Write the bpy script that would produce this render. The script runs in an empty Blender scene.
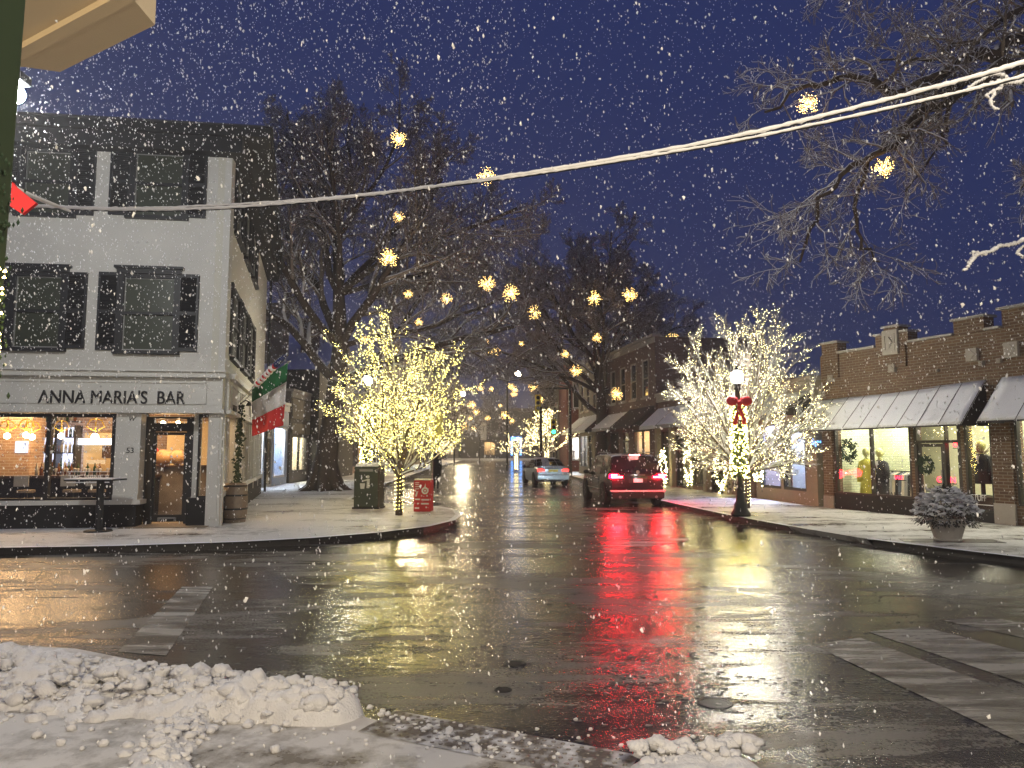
import bpy, math, random
from math import sin, cos, pi, radians, sqrt, atan2, tan
from mathutils import Vector, Matrix, noise

S = bpy.context.scene
COL = S.collection

# ------------------------------------------------------------------ camera, sky, exposure
CH, FPX, HOR = 1.85, 720.0, 450.0
PITCH = math.atan((HOR-384.0)/FPX)
cam_d = bpy.data.cameras.new('camera'); cam = bpy.data.objects.new('camera', cam_d); COL.objects.link(cam)
cam_d.sensor_width = 36.0; cam_d.lens = 36.0*FPX/1024.0
cam_d.clip_start = 0.05; cam_d.clip_end = 2000
cam.location = (0, 0, CH); cam.rotation_euler = (pi/2+PITCH, 0, 0)
S.camera = cam
W = bpy.data.worlds.new('World'); S.world = W; W.use_nodes = True
nt = W.node_tree; nt.nodes.clear()
o_ = nt.nodes.new('ShaderNodeOutputWorld'); bg = nt.nodes.new('ShaderNodeBackground')
tc = nt.nodes.new('ShaderNodeTexCoord'); sx = nt.nodes.new('ShaderNodeSeparateXYZ'); cr = nt.nodes.new('ShaderNodeValToRGB')
nt.links.new(tc.outputs['Generated'], sx.inputs[0]); nt.links.new(sx.outputs['Z'], cr.inputs[0])
cr.color_ramp.elements[0].position = 0.0; cr.color_ramp.elements[0].color = (0.026, 0.031, 0.075, 1)
cr.color_ramp.elements[1].position = 0.75; cr.color_ramp.elements[1].color = (0.0095, 0.0175, 0.080, 1)
e = cr.color_ramp.elements.new(0.25); e.color = (0.015, 0.0225, 0.078, 1)
nt.links.new(cr.outputs[0], bg.inputs[0]); bg.inputs[1].default_value = 1.0
nt.links.new(bg.outputs[0], o_.inputs[0])
S.view_settings.view_transform = 'Standard'; S.view_settings.look = 'None'
S.view_settings.exposure = 0.45; S.view_settings.gamma = 1.0
cy = S.cycles
cy.use_denoising = True
cy.max_bounces = 6; cy.diffuse_bounces = 2; cy.glossy_bounces = 3; cy.transmission_bounces = 3
cy.transparent_max_bounces = 16; cy.volume_bounces = 0
cy.sample_clamp_indirect = 3.0; cy.sample_clamp_direct = 0.0
cy.caustics_reflective = False; cy.caustics_refractive = False
cy.use_light_tree = True; cy.blur_glossy = 0.5

def lamp(name, loc, watts, col=(1, .85, .6), radius=0.1, parent=None, spot=None, to=None):
    d = bpy.data.lights.new(name, 'SPOT' if spot else 'POINT')
    d.energy = watts; d.color = col; d.shadow_soft_size = radius
    o = bpy.data.objects.new(name, d); COL.objects.link(o); o.location = loc
    if spot:
        d.spot_size = radians(spot); d.spot_blend = 0.6
        v = Vector(to)-Vector(loc); o.rotation_euler = v.to_track_quat('-Z', 'Y').to_euler()
    if parent: o.parent = parent; o.location = Vector(loc)-parent_loc(parent)
    return o

# ------------------------------------------------------------------ projection helpers
CP, SP = cos(PITCH), sin(PITCH)
def ray(u, v):
    a = (u-512.0)/FPX; b = (384.0-v)/FPX
    return Vector((a, CP-b*SP, SP+b*CP))
def G(u, v, z=0.0):
    r = ray(u, v); t = (z-CH)/r.z
    return Vector((r.x*t, r.y*t, z))
def P(u, v, Y):
    r = ray(u, v); t = Y/r.y
    return Vector((r.x*t, Y, CH+r.z*t))

class Fr:
    """facade frame: x runs to the right as seen from the street, y goes into the building"""
    def __init__(s, o, ang):
        s.o = Vector((o[0], o[1], o[2] if len(o) > 2 else 0)); s.a = ang
        s.ax = Vector((cos(ang), sin(ang), 0)); s.ay = Vector((-sin(ang), cos(ang), 0))
    def pt(s, x, y, z): return s.o+s.ax*x+s.ay*y+Vector((0, 0, z))
    def loc(s, w):
        d = Vector(w)-s.o; return Vector((d.dot(s.ax), d.dot(s.ay), d.z))
    def px(s, u, v, d=0.0):
        r = ray(u, v); c = Vector((0, 0, CH)); q = s.o+s.ay*d
        t = (q-c).dot(s.ay)/r.dot(s.ay); w = s.loc(c+r*t)
        return w.x, w.z
    def sub(s, x, y, z=0, da=0): return Fr(s.pt(x, y, z), s.a+da)
WORLD = Fr((0, 0, 0), 0)

# ------------------------------------------------------------------ mesh builder
def parent_loc(p):
    v = Vector((0, 0, 0))
    while p: v += p.location; p = p.parent
    return v
class MB:
    def __init__(s, fr=WORLD): s.v = []; s.f = []; s.fr = fr; s.m = []; s.cm = 0
    def add(s, pts, faces):
        n = len(s.v); s.v.extend([tuple(p) for p in pts]); s.f.extend([tuple(i+n for i in f) for f in faces]); s.m.extend([s.cm]*len(faces))
        return s
    def box(s, x0, x1, y0, y1, z0, z1, fr=None):
        fr = fr or s.fr
        if x1 < x0: x0, x1 = x1, x0
        if y1 < y0: y0, y1 = y1, y0
        if z1 < z0: z0, z1 = z1, z0
        p = [fr.pt(x, y, z) for z in (z0, z1) for y in (y0, y1) for x in (x0, x1)]
        return s.add(p, [(0, 2, 3, 1), (4, 5, 7, 6), (0, 1, 5, 4), (2, 6, 7, 3), (0, 4, 6, 2), (1, 3, 7, 5)])
    def quad(s, a, b, c, d, fr=None):
        fr = fr or s.fr
        return s.add([fr.pt(*q) for q in (a, b, c, d)], [(0, 1, 2, 3)])
    def prism(s, poly, z0, z1, fr=None):           # plan polygon (x, y), counter-clockwise
        fr = fr or s.fr; n = len(poly)
        p = [fr.pt(x, y, z0) for x, y in poly]+[fr.pt(x, y, z1) for x, y in poly]
        return s.add(p, [tuple(range(n-1, -1, -1)), tuple(range(n, 2*n))]+[(i, (i+1) % n, n+(i+1) % n, n+i) for i in range(n)])
    def side(s, poly, x0, x1, fr=None):            # profile polygon in (y, z), extruded along x
        fr = fr or s.fr; n = len(poly)
        p = [fr.pt(x0, y, z) for y, z in poly]+[fr.pt(x1, y, z) for y, z in poly]
        return s.add(p, [tuple(range(n)), tuple(range(2*n-1, n-1, -1))]+[(i, n+i, n+(i+1) % n, (i+1) % n) for i in range(n)])
    def face_on(s, poly, y0, y1, fr=None):         # outline in (x, z), extruded along y
        fr = fr or s.fr; n = len(poly)
        p = [fr.pt(x, y0, z) for x, z in poly]+[fr.pt(x, y1, z) for x, z in poly]
        return s.add(p, [tuple(range(n)), tuple(range(2*n-1, n-1, -1))]+[(i, n+i, n+(i+1) % n, (i+1) % n) for i in range(n)])
    def tube(s, pts, rads, n=6, cap=True):
        pts = [Vector(p) for p in pts]
        if not isinstance(rads, (list, tuple)): rads = [rads]*len(pts)
        base = len(s.v); up = None; m = len(pts)
        for i, p in enumerate(pts):
            d = (pts[min(i+1, m-1)]-pts[max(i-1, 0)])
            if d.length < 1e-9: d = Vector((0, 0, 1))
            d.normalize()
            if up is None: up = Vector((0, 0, 1)) if abs(d.z) < .9 else Vector((1, 0, 0))
            a = d.cross(up)
            if a.length < 1e-4: a = d.orthogonal()
            a.normalize(); b = a.cross(d); up = b; r = rads[i]
            for k in range(n):
                t = 2*pi*k/n; q = p+a*(cos(t)*r)+b*(sin(t)*r); s.v.append((q.x, q.y, q.z))
        for i in range(m-1):
            for k in range(n):
                k2 = (k+1) % n; q = base+i*n
                s.f.append((q+k, q+n+k, q+n+k2, q+k2)); s.m.append(s.cm)
        if cap and n > 2:
            s.f.append(tuple(base+k for k in range(n))); s.f.append(tuple(base+(m-1)*n+k for k in range(n-1, -1, -1))); s.m += [s.cm, s.cm]
        return s
    def lathe(s, prof, c=(0, 0, 0), n=16, axis='z', fr=None, cap=True):   # prof: (r, h)
        fr = fr or s.fr; p = []
        for r, h in prof:
            for k in range(n):
                t = 2*pi*k/n
                if axis == 'z': q = (c[0]+r*cos(t), c[1]+r*sin(t), c[2]+h)
                elif axis == 'x': q = (c[0]+h, c[1]+r*cos(t), c[2]+r*sin(t))
                else: q = (c[0]+r*cos(t), c[1]+h, c[2]-r*sin(t))
                p.append(fr.pt(*q))
        f = []
        for i in range(len(prof)-1):
            for k in range(n):
                k2 = (k+1) % n; f.append((i*n+k, i*n+k2, (i+1)*n+k2, (i+1)*n+k))
        if cap: f += [tuple(range(n-1, -1, -1)), tuple((len(prof)-1)*n+k for k in range(n))]
        return s.add(p, f)
    def ball(s, c, r, n=8, m=6, sq=(1, 1, 1), jit=0, rng=None):
        c = Vector(c); p = [c+Vector((0, 0, -r*sq[2]))]; f = []
        for i in range(1, m):
            a = -pi/2+pi*i/m
            for k in range(n):
                t = 2*pi*k/n; j = 1+(rng.uniform(-jit, jit) if jit else 0)
                p.append(c+Vector((r*cos(a)*cos(t)*sq[0]*j, r*cos(a)*sin(t)*sq[1]*j, r*sin(a)*sq[2]*j)))
        p.append(c+Vector((0, 0, r*sq[2]))); L = len(p)-1
        for k in range(n):
            k2 = (k+1) % n; f.append((0, 1+k2, 1+k)); f.append((L, 1+(m-2)*n+k, 1+(m-2)*n+k2))
            for i in range(m-2): q = 1+i*n; f.append((q+k, q+k2, q+n+k2, q+n+k))
        return s.add(p, f)
    def octa(s, c, r, sx=1, sz=1):
        x, y, z = c
        return s.add([(x+r*sx, y, z), (x, y+r*sx, z), (x-r*sx, y, z), (x, y-r*sx, z), (x, y, z+r*sz), (x, y, z-r*sz)],
                     [(0, 1, 4), (1, 2, 4), (2, 3, 4), (3, 0, 4), (1, 0, 5), (2, 1, 5), (3, 2, 5), (0, 3, 5)])
    def tetra(s, c, r):
        x, y, z = c
        return s.add([(x+r, y, z-r*.5), (x-r*.6, y+r*.8, z-r*.5), (x-r*.6, y-r*.8, z-r*.5), (x, y, z+r)], [(0, 2, 1), (0, 1, 3), (1, 2, 3), (2, 0, 3)])
    def wall(s, x0, x1, z0, z1, y0, y1, holes=()):
        xs = sorted(set([x0, x1]+[min(max(h[i], x0), x1) for h in holes for i in (0, 1)]))
        for a, b in zip(xs[:-1], xs[1:]):
            if b-a < 1e-4: continue
            hs = sorted([(h[2], h[3]) for h in holes if h[0] < (a+b)/2 < h[1]]); z = z0
            for h0, h1 in hs:
                if h0 > z+1e-4: s.box(a, b, y0, y1, z, h0)
                z = max(z, h1)
            if z < z1-1e-4: s.box(a, b, y0, y1, z, z1)
        return s
    def build(s, name, mat, parent=None, smooth=False, uv=True, bevel=0, sub=0, loc=None):
        off = parent_loc(parent) if parent else Vector((0, 0, 0))
        if loc is not None: off = off+Vector(loc)
        me = bpy.data.meshes.new(name)
        me.from_pydata([(v[0]-off.x, v[1]-off.y, v[2]-off.z) for v in s.v], [], s.f)
        for m in (mat if isinstance(mat, (list, tuple)) else [mat]): me.materials.append(m)
        if max(s.m, default=0) > 0: me.polygons.foreach_set('material_index', s.m)
        if uv:
            L = me.uv_layers.new(name='UVMap'); ax, ay = s.fr.ax, s.fr.ay; o = s.fr.o
            V = [Vector(v)-o for v in s.v]; V = [(q.dot(ax), q.dot(ay), q.z) for q in V]
            data = L.data
            for p in me.polygons:
                n = p.normal; nx, ny, nz = abs(n.dot(ax)), abs(n.dot(ay)), abs(n.z)
                for li, vi in zip(p.loop_indices, p.vertices):
                    q = V[vi]
                    data[li].uv = (q[0], q[2]) if ny >= nx and ny >= nz*.7 else ((q[1], q[2]) if nx >= nz else (q[0], q[1]))
        if smooth: me.polygons.foreach_set('use_smooth', [True]*len(me.polygons))
        me.update()
        o = bpy.data.objects.new(name, me); COL.objects.link(o)
        if loc is not None: o.location = loc
        if parent: o.parent = parent
        if bevel: b = o.modifiers.new('b', 'BEVEL'); b.width = bevel; b.segments = 2; b.limit_method = 'ANGLE'
        if sub: b = o.modifiers.new('s', 'SUBSURF'); b.levels = sub; b.render_levels = sub
        return o

def tag(o, label=None, cat=None, group=None, kind=None):
    if label: o['label'] = label
    if cat: o['category'] = cat
    if group: o['group'] = group
    if kind: o['kind'] = kind
    return o
def thing(name, label, cat, loc, group=None, rz=0):
    o = bpy.data.objects.new(name, None); COL.objects.link(o); o.location = loc; o.rotation_euler.z = rz
    o.empty_display_size = .1
    return tag(o, label, cat, group)
def kids(o): return [c for c in ALLKIDS.get(o.name, [])] if False else list(o.children)
def dup(o, loc=None, rz=None, label=None, parent=None, scale=None):
    c = o.copy(); COL.objects.link(c)
    if parent is not None: c.parent = parent
    if loc is not None: c.location = loc
    if rz is not None: c.rotation_euler = (o.rotation_euler.x, o.rotation_euler.y, rz)
    if scale is not None: c.scale = (scale,)*3 if not isinstance(scale, tuple) else scale
    if label: c['label'] = label
    for ch in list(o.children): dup(ch, parent=c)
    return c
def structure(name, mb, mat, **k):
    return tag(mb.build(name, mat, **k), kind='structure')
def text(name, s, size, fr, x, y, z, mat, parent, ext=0.01, squash=1.0, shear=0, flip=False, align='LEFT'):
    cu = bpy.data.curves.new('t', 'FONT'); cu.body = s; cu.size = size; cu.extrude = ext; cu.shear = shear; cu.align_x = align
    t = bpy.data.objects.new('t', cu); COL.objects.link(t)
    dg = bpy.context.evaluated_depsgraph_get(); dg.update()
    me = bpy.data.meshes.new_from_object(t.evaluated_get(dg)); bpy.data.objects.remove(t)
    off = parent_loc(parent)
    for v in me.vertices:
        c = v.co.copy(); w = fr.pt(x+c.x*squash*(-1 if flip else 1), y-c.z, z+c.y)-off; v.co = w
    me.materials.clear(); me.materials.append(mat); me.name = name
    o = bpy.data.objects.new(name, me); COL.objects.link(o); o.parent = parent
    return o

# ------------------------------------------------------------------ materials
def _m(name):
    m = bpy.data.materials.new(name); m.use_nodes = True; n = m.node_tree.nodes; l = m.node_tree.links
    b = n['Principled BSDF']; return m, n, l, b
def plain(name, col, rough=.6, metal=0, var=.12, scale=6, bump=0, bscale=40, spec=.5, snow=0):
    m, n, l, b = _m(name)
    b.inputs['Roughness'].default_value = rough; b.inputs['Metallic'].default_value = metal
    b.inputs['Specular IOR Level'].default_value = spec
    tx = n.new('ShaderNodeTexCoord'); ns = n.new('ShaderNodeTexNoise'); ns.inputs['Scale'].default_value = scale; ns.inputs['Detail'].default_value = 5
    l.new(tx.outputs['Object'], ns.inputs['Vector'])
    mx = n.new('ShaderNodeMix'); mx.data_type = 'RGBA'; l.new(ns.outputs[0], mx.inputs[0])
    mx.inputs[6].default_value = (*[c*(1-var) for c in col], 1); mx.inputs[7].default_value = (*[min(1, c*(1+var)) for c in col], 1)
    out = mx.outputs[2]
    if snow: out = snow_top(n, l, out, snow)
    l.new(out, b.inputs['Base Color'])
    if bump:
        n2 = n.new('ShaderNodeTexNoise'); n2.inputs['Scale'].default_value = bscale; n2.inputs['Detail'].default_value = 4
        l.new(tx.outputs['Object'], n2.inputs['Vector'])
        bp = n.new('ShaderNodeBump'); bp.inputs['Strength'].default_value = bump; bp.inputs['Distance'].default_value = .01
        l.new(n2.outputs[0], bp.inputs['Height']); l.new(bp.outputs[0], b.inputs['Normal'])
    return m
def snow_top(n, l, col_out, th):
    g = n.new('ShaderNodeNewGeometry'); s = n.new('ShaderNodeSeparateXYZ'); l.new(g.outputs['Normal'], s.inputs[0])
    ns = n.new('ShaderNodeTexNoise'); ns.inputs['Scale'].default_value = 9; ns.inputs['Detail'].default_value = 3
    t = n.new('ShaderNodeTexCoord'); l.new(t.outputs['Object'], ns.inputs['Vector'])
    a = n.new('ShaderNodeMath'); a.operation = 'MULTIPLY_ADD'; a.inputs[1].default_value = .7; l.new(ns.outputs[0], a.inputs[0]); l.new(s.outputs['Z'], a.inputs[2])
    r = n.new('ShaderNodeMapRange'); r.inputs[1].default_value = th+.3; r.inputs[2].default_value = th+.5; l.new(a.outputs[0], r.inputs[0])
    mx = n.new('ShaderNodeMix'); mx.data_type = 'RGBA'; l.new(r.outputs[0], mx.inputs[0]); l.new(col_out, mx.inputs[6]); mx.inputs[7].default_value = (.8, .81, .84, 1)
    return mx.outputs[2]
def brick(name, c1, c2, mortar, scale=1.0, rough=.8, bump=.5, snow=0):
    m, n, l, b = _m(name)
    uv = n.new('ShaderNodeUVMap'); br = n.new('ShaderNodeTexBrick'); l.new(uv.outputs[0], br.inputs['Vector'])
    br.inputs['Color1'].default_value = (*c1, 1); br.inputs['Color2'].default_value = (*c2, 1); br.inputs['Mortar'].default_value = (*mortar, 1)
    br.inputs['Scale'].default_value = scale; br.inputs['Mortar Size'].default_value = .008; br.inputs['Brick Width'].default_value = .22; br.inputs['Row Height'].default_value = .075
    ns = n.new('ShaderNodeTexNoise'); ns.inputs['Scale'].default_value = 2.5; ns.inputs['Detail'].default_value = 6; l.new(uv.outputs[0], ns.inputs['Vector'])
    mx = n.new('ShaderNodeMix'); mx.data_type = 'RGBA'; mx.blend_type = 'MULTIPLY'; mx.inputs[0].default_value = .5
    l.new(br.outputs[0], mx.inputs[6]); l.new(ns.outputs[0], mx.inputs[7])
    hs = n.new('ShaderNodeHueSaturation'); hs.inputs['Value'].default_value = 1.45; l.new(mx.outputs[2], hs.inputs['Color'])
    out = hs.outputs[0]
    if snow: out = snow_top(n, l, out, snow)
    l.new(out, b.inputs['Base Color']); b.inputs['Roughness'].default_value = rough
    bp = n.new('ShaderNodeBump'); bp.inputs['Strength'].default_value = bump; bp.inputs['Distance'].default_value = .01; bp.invert = True
    l.new(br.outputs['Fac'], bp.inputs['Height']); l.new(bp.outputs[0], b.inputs['Normal'])
    return m
def glow(name, col, st, sampling='AUTO'):
    m, n, l, b = _m(name); n.remove(b); e = n.new('ShaderNodeEmission'); e.inputs[0].default_value = (*col, 1); e.inputs[1].default_value = st
    l.new(e.outputs[0], n['Material Output'].inputs[0])
    m.cycles.emission_sampling = sampling
    return m
def glass(name, refl=.07, tint=(1, 1, 1)):
    m, n, l, b = _m(name); n.remove(b)
    t = n.new('ShaderNodeBsdfTransparent'); t.inputs[0].default_value = (*tint, 1)
    g = n.new('ShaderNodeBsdfGlossy'); g.inputs['Roughness'].default_value = .03; f = n.new('ShaderNodeFresnel'); gg = n.new('ShaderNodeNewGeometry'); ir = n.new('ShaderNodeMapRange'); ir.inputs[3].default_value = 1.45; ir.inputs[4].default_value = 1/1.45; l.new(gg.outputs['Backfacing'], ir.inputs[0]); l.new(ir.outputs[0], f.inputs[0])
    mx = n.new('ShaderNodeMixShader'); l.new(f.outputs[0], mx.inputs[0]); l.new(t.outputs[0], mx.inputs[1]); l.new(g.outputs[0], mx.inputs[2]); l.new(mx.outputs[0], n['Material Output'].inputs[0])
    return m
M = {}
M['white_paint'] = plain('white_paint', (.56, .55, .50), .6, var=.12, scale=1.2, bump=.15, bscale=25)
M['render'] = plain('wall_render', (.52, .505, .46), .8, var=.16, scale=1.6, bump=.3, bscale=60)
M['side_wall'] = plain('side_wall', (.52, .50, .42), .8, var=.08, scale=1.2, bump=.3, bscale=60)
M['black_paint'] = plain('black_paint', (.008, .008, .009), .55, var=.3)
M['eave'] = plain('eave', (.008, .0075, .008), .7, var=.3, snow=0)
M['roof'] = plain('roof', (.03, .03, .035), .8, snow=.35)
M['dark_base'] = plain('dark_base', (.010, .009, .009), .75, var=.3)
M['dark_frame'] = plain('dark_frame', (.02, .018, .016), .45)
M['blind'] = plain('blind', (.036, .042, .024), .35, var=.15, scale=3)
M['letter'] = plain('letter', (.015, .014, .014), .35)
M['bricky'] = brick('red_brick', (.080, .039, .018), (.115, .062, .028), (.20, .175, .13), snow=.75)
M['brick_dark'] = brick('dark_brick', (.10, .05, .04), (.14, .08, .06), (.15, .13, .11))
M['brick_int'] = brick('inner_brick', (.30, .17, .10), (.42, .28, .18), (.5, .42, .32))
M['brick_green'] = brick('painted_brick', (.62, .66, .45), (.68, .72, .50), (.40, .43, .29), bump=1.0)
M['stone'] = plain('stone', (.36, .33, .28), .8, bump=.4, bscale=30)
M['snow'] = plain('snow', (.78, .77, .76), .6, var=.10, scale=7, bump=1.0, bscale=75)
M['snow_soft'] = plain('snow_soft', (.78, .78, .78), .6, var=.04, bump=.3, bscale=50)
M['bark'] = plain('bark', (.065, .048, .036), .9, var=.4, scale=9, bump=.9, bscale=18, snow=.62)
M['twig'] = plain('twig', (.20, .165, .135), .85, var=.3, scale=4, snow=.15)
M['snow_twig'] = plain('snow_twig', (.16, .13, .10), .85, var=.3, scale=4, snow=-.1)
M['wood'] = plain('wood', (.22, .17, .12), .75, var=.3, scale=12, bump=.4)
M['wood_dark'] = plain('wood_dark', (.06, .03, .018), .5, var=.3, scale=5)
M['metal_dark'] = plain('metal_dark', (.025, .025, .025), .4, metal=.3)
M['metal_grey'] = plain('metal_grey', (.3, .3, .29), .45, metal=.5)
M['green_bin'] = plain('green_bin', (.045, .055, .035), .4)
M['green_post'] = plain('green_post', (.028, .045, .018), .6, var=.12, scale=5)
M['beige'] = plain('beige', (.50, .41, .28), .7, var=.04)
M['red_box'] = plain('red_box', (.55, .03, .03), .45)
M['white'] = plain('white', (.78, .78, .76), .5, var=.03)
M['pot'] = plain('pot', (.36, .33, .29), .7, bump=.3)
M['leaf'] = plain('leaf', (.03, .026, .02), .8, var=.4, scale=30, snow=.8)
M['pine'] = plain('pine', (.02, .045, .018), .8, var=.4, scale=30)
M['flag_green'] = plain('flag_green', (.02, .16, .05), .8); M['flag_white'] = plain('flag_white', (.8, .77, .72), .8); M['flag_red'] = plain('flag_red', (.58, .03, .03), .8)
M['flag_blue'] = plain('flag_blue', (.02, .03, .12), .8)
M['glass'] = glass('shop_glass')
M['dark_glass'] = plain('dark_glass', (.018, .019, .018), .06, var=.1)
M['dim_glass'] = plain('dim_glass', (.05, .045, .035), .08, var=.4, scale=2)
M['awning'] = plain('awning', (.62, .61, .58), .75, var=.08, scale=1.5, snow=.15)
M['awning_dark'] = plain('awning_dark', (.035, .03, .03), .8)
M['awning_green'] = plain('awning_grey', (.24, .24, .22), .8, snow=.45)
M['car_dark'] = plain('car_dark', (.018, .018, .022), .22, metal=.3, snow=.75)
M['car_silver'] = plain('car_silver', (.35, .42, .48), .3, metal=.5, snow=.8)
M['tyre'] = plain('tyre', (.012, .012, .012), .85)
M['rim'] = plain('rim', (.3, .3, .3), .3, metal=.9)
M['plate'] = plain('plate', (.7, .7, .68), .5); M['plate_yellow'] = plain('plate_yellow', (.75, .6, .05), .5)
M['cloth_black'] = plain('cloth_black', (.015, .015, .018), .85)
M['cloth_yellow'] = plain('cloth_yellow', (.72, .68, .10), .8)
M['skin'] = plain('skin', (.45, .3, .22), .6)
M['mannequin'] = plain('mannequin', (.72, .74, .30), .5)
M['red'] = plain('red', (.6, .02, .03), .6)
M['yellow'] = plain('yellow', (.75, .55, .03), .5)
M['traffic_yellow'] = plain('traffic_yellow', (.8, .65, .04), .5)

M['tail'] = glow('tail_lamp', (1, .001, .007), 70); M['tail_hot'] = glow('tail_lamp_core', (1, .30, .26), 26)
M['tail_dim'] = glow('tail_dim', (1, .05, .04), 3.0)
M['bulb'] = glow('bulb', (1, .82, .20), 40); M['bulb_white'] = glow('bulb_white', (1, .85, .38), 42)
M['star'] = glow('star_bulb', (1, .60, .17), 26)
M['bulb_far'] = glow('bulb_far', (1, .8, .35), 9)
M['globe'] = glow('globe', (1, .95, .84), 320); M['flood'] = glow('flood', (.85, .92, 1), 500)
M['warm_lamp'] = glow('warm_lamp', (1, .62, .28), 60); M['shop_lamp'] = glow('shop_lamp', (1, .96, .74), 38)
M['warm_panel'] = glow('warm_panel', (1, .66, .34), 16); M['blue_panel'] = glow('blue_panel', (.45, .50, 1), 130); M['cool_panel'] = glow('cool_panel', (.75, .85, 1), 48)
M['blue_neon'] = glow('blue_neon', (.1, .35, 1), 5); M['red_neon'] = glow('red_neon', (1, .02, .05), 7); M['green_light'] = glow('green_light', (.02, 1, .55), 12)
M['screen'] = glow('screen', (.7, .75, 1), 1.6); M['shelf_light'] = glow('shelf_light', (1, .95, .95), 3.0)
M['head'] = glow('head_lamp', (.8, .92, 1), 60)
# ------------------------------------------------------------------ ground materials
def mat_road():
    m, n, l, b = _m('wet_asphalt')
    tx = n.new('ShaderNodeTexCoord')
    def mp(sx, sy, off=0):
        a = n.new('ShaderNodeMapping'); a.inputs['Scale'].default_value = (sx, sy, 1); a.inputs['Location'].default_value = (off, off*.7, 0)
        l.new(tx.outputs['Object'], a.inputs[0]); return a.outputs[0]
    def nz(v, sc, det=5, ro=.55, dist=0):
        a = n.new('ShaderNodeTexNoise'); a.inputs['Scale'].default_value = sc; a.inputs['Detail'].default_value = det; a.inputs['Roughness'].default_value = ro; a.inputs['Distortion'].default_value = dist
        l.new(v, a.inputs['Vector']); return a.outputs[0]
    def rng_(i, a0, a1, b0=0, b1=1):
        r = n.new('ShaderNodeMapRange'); r.inputs[1].default_value = a0; r.inputs[2].default_value = a1; r.inputs[3].default_value = b0; r.inputs[4].default_value = b1; l.new(i, r.inputs[0]); return r.outputs[0]
    def mt(op, a, bb):
        q = n.new('ShaderNodeMath'); q.operation = op
        for i, x in enumerate((a, bb)):
            if isinstance(x, (int, float)): q.inputs[i].default_value = x
            else: l.new(x, q.inputs[i])
        return q.outputs[0]
    streak = nz(mp(.30, 1.2), 1.0, 9, .68, 1.4)          # ridges of slush dragged across by turning wheels
    streak2 = nz(mp(.5, 3.2, 4), 1.0, 7, .65, .5)
    patch = nz(mp(.35, .5, 9), 1.0, 3, .5, .4)
    fine = nz(mp(1, 1), 38, 4, .6)
    grit = nz(mp(1, 1), 150, 2, .5)
    sl = mt('ADD', mt('MULTIPLY', streak, .6), mt('MULTIPLY', streak2, .4))
    sl = mt('ADD', sl, mt('MULTIPLY', mt('SUBTRACT', patch, .5), .55))
    sl = mt('ADD', sl, mt('MULTIPLY', mt('SUBTRACT', fine, .5), .34))
    slush = rng_(sl, .50, .59)
    mx = n.new('ShaderNodeMix'); mx.data_type = 'RGBA'; l.new(slush, mx.inputs[0])
    mx.inputs[6].default_value = (.010, .009, .008, 1); mx.inputs[7].default_value = (.17, .16, .14, 1)
    l.new(mx.outputs[2], b.inputs['Base Color'])
    r = mt('ADD', rng_(slush, 0, 1, .05, .36), mt('MULTIPLY', patch, .10)); l.new(r, b.inputs['Roughness'])
    b.inputs['Specular IOR Level'].default_value = .5
    h = mt('ADD', mt('MULTIPLY', sl, .05), mt('MULTIPLY', fine, .005)); h = mt('ADD', h, mt('MULTIPLY', grit, .0010))
    h = mt('ADD', h, mt('MULTIPLY', slush, .012))
    bp = n.new('ShaderNodeBump'); bp.inputs['Strength'].default_value = .30; bp.inputs['Distance'].default_value = 1.0
    l.new(h, bp.inputs['Height']); l.new(bp.outputs[0], b.inputs['Normal'])
    bp2 = n.new('ShaderNodeBump'); bp2.inputs['Strength'].default_value = .16; bp2.inputs['Distance'].default_value = 1.0
    l.new(h, bp2.inputs['Height']); l.new(bp2.outputs[0], b.inputs['Coat Normal']); l.new(rng_(slush, 0, 1, .9, .22), b.inputs['Coat Weight']); b.inputs['Coat Roughness'].default_value = .07; b.inputs['Coat IOR'].default_value = 1.42
    return m
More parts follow.
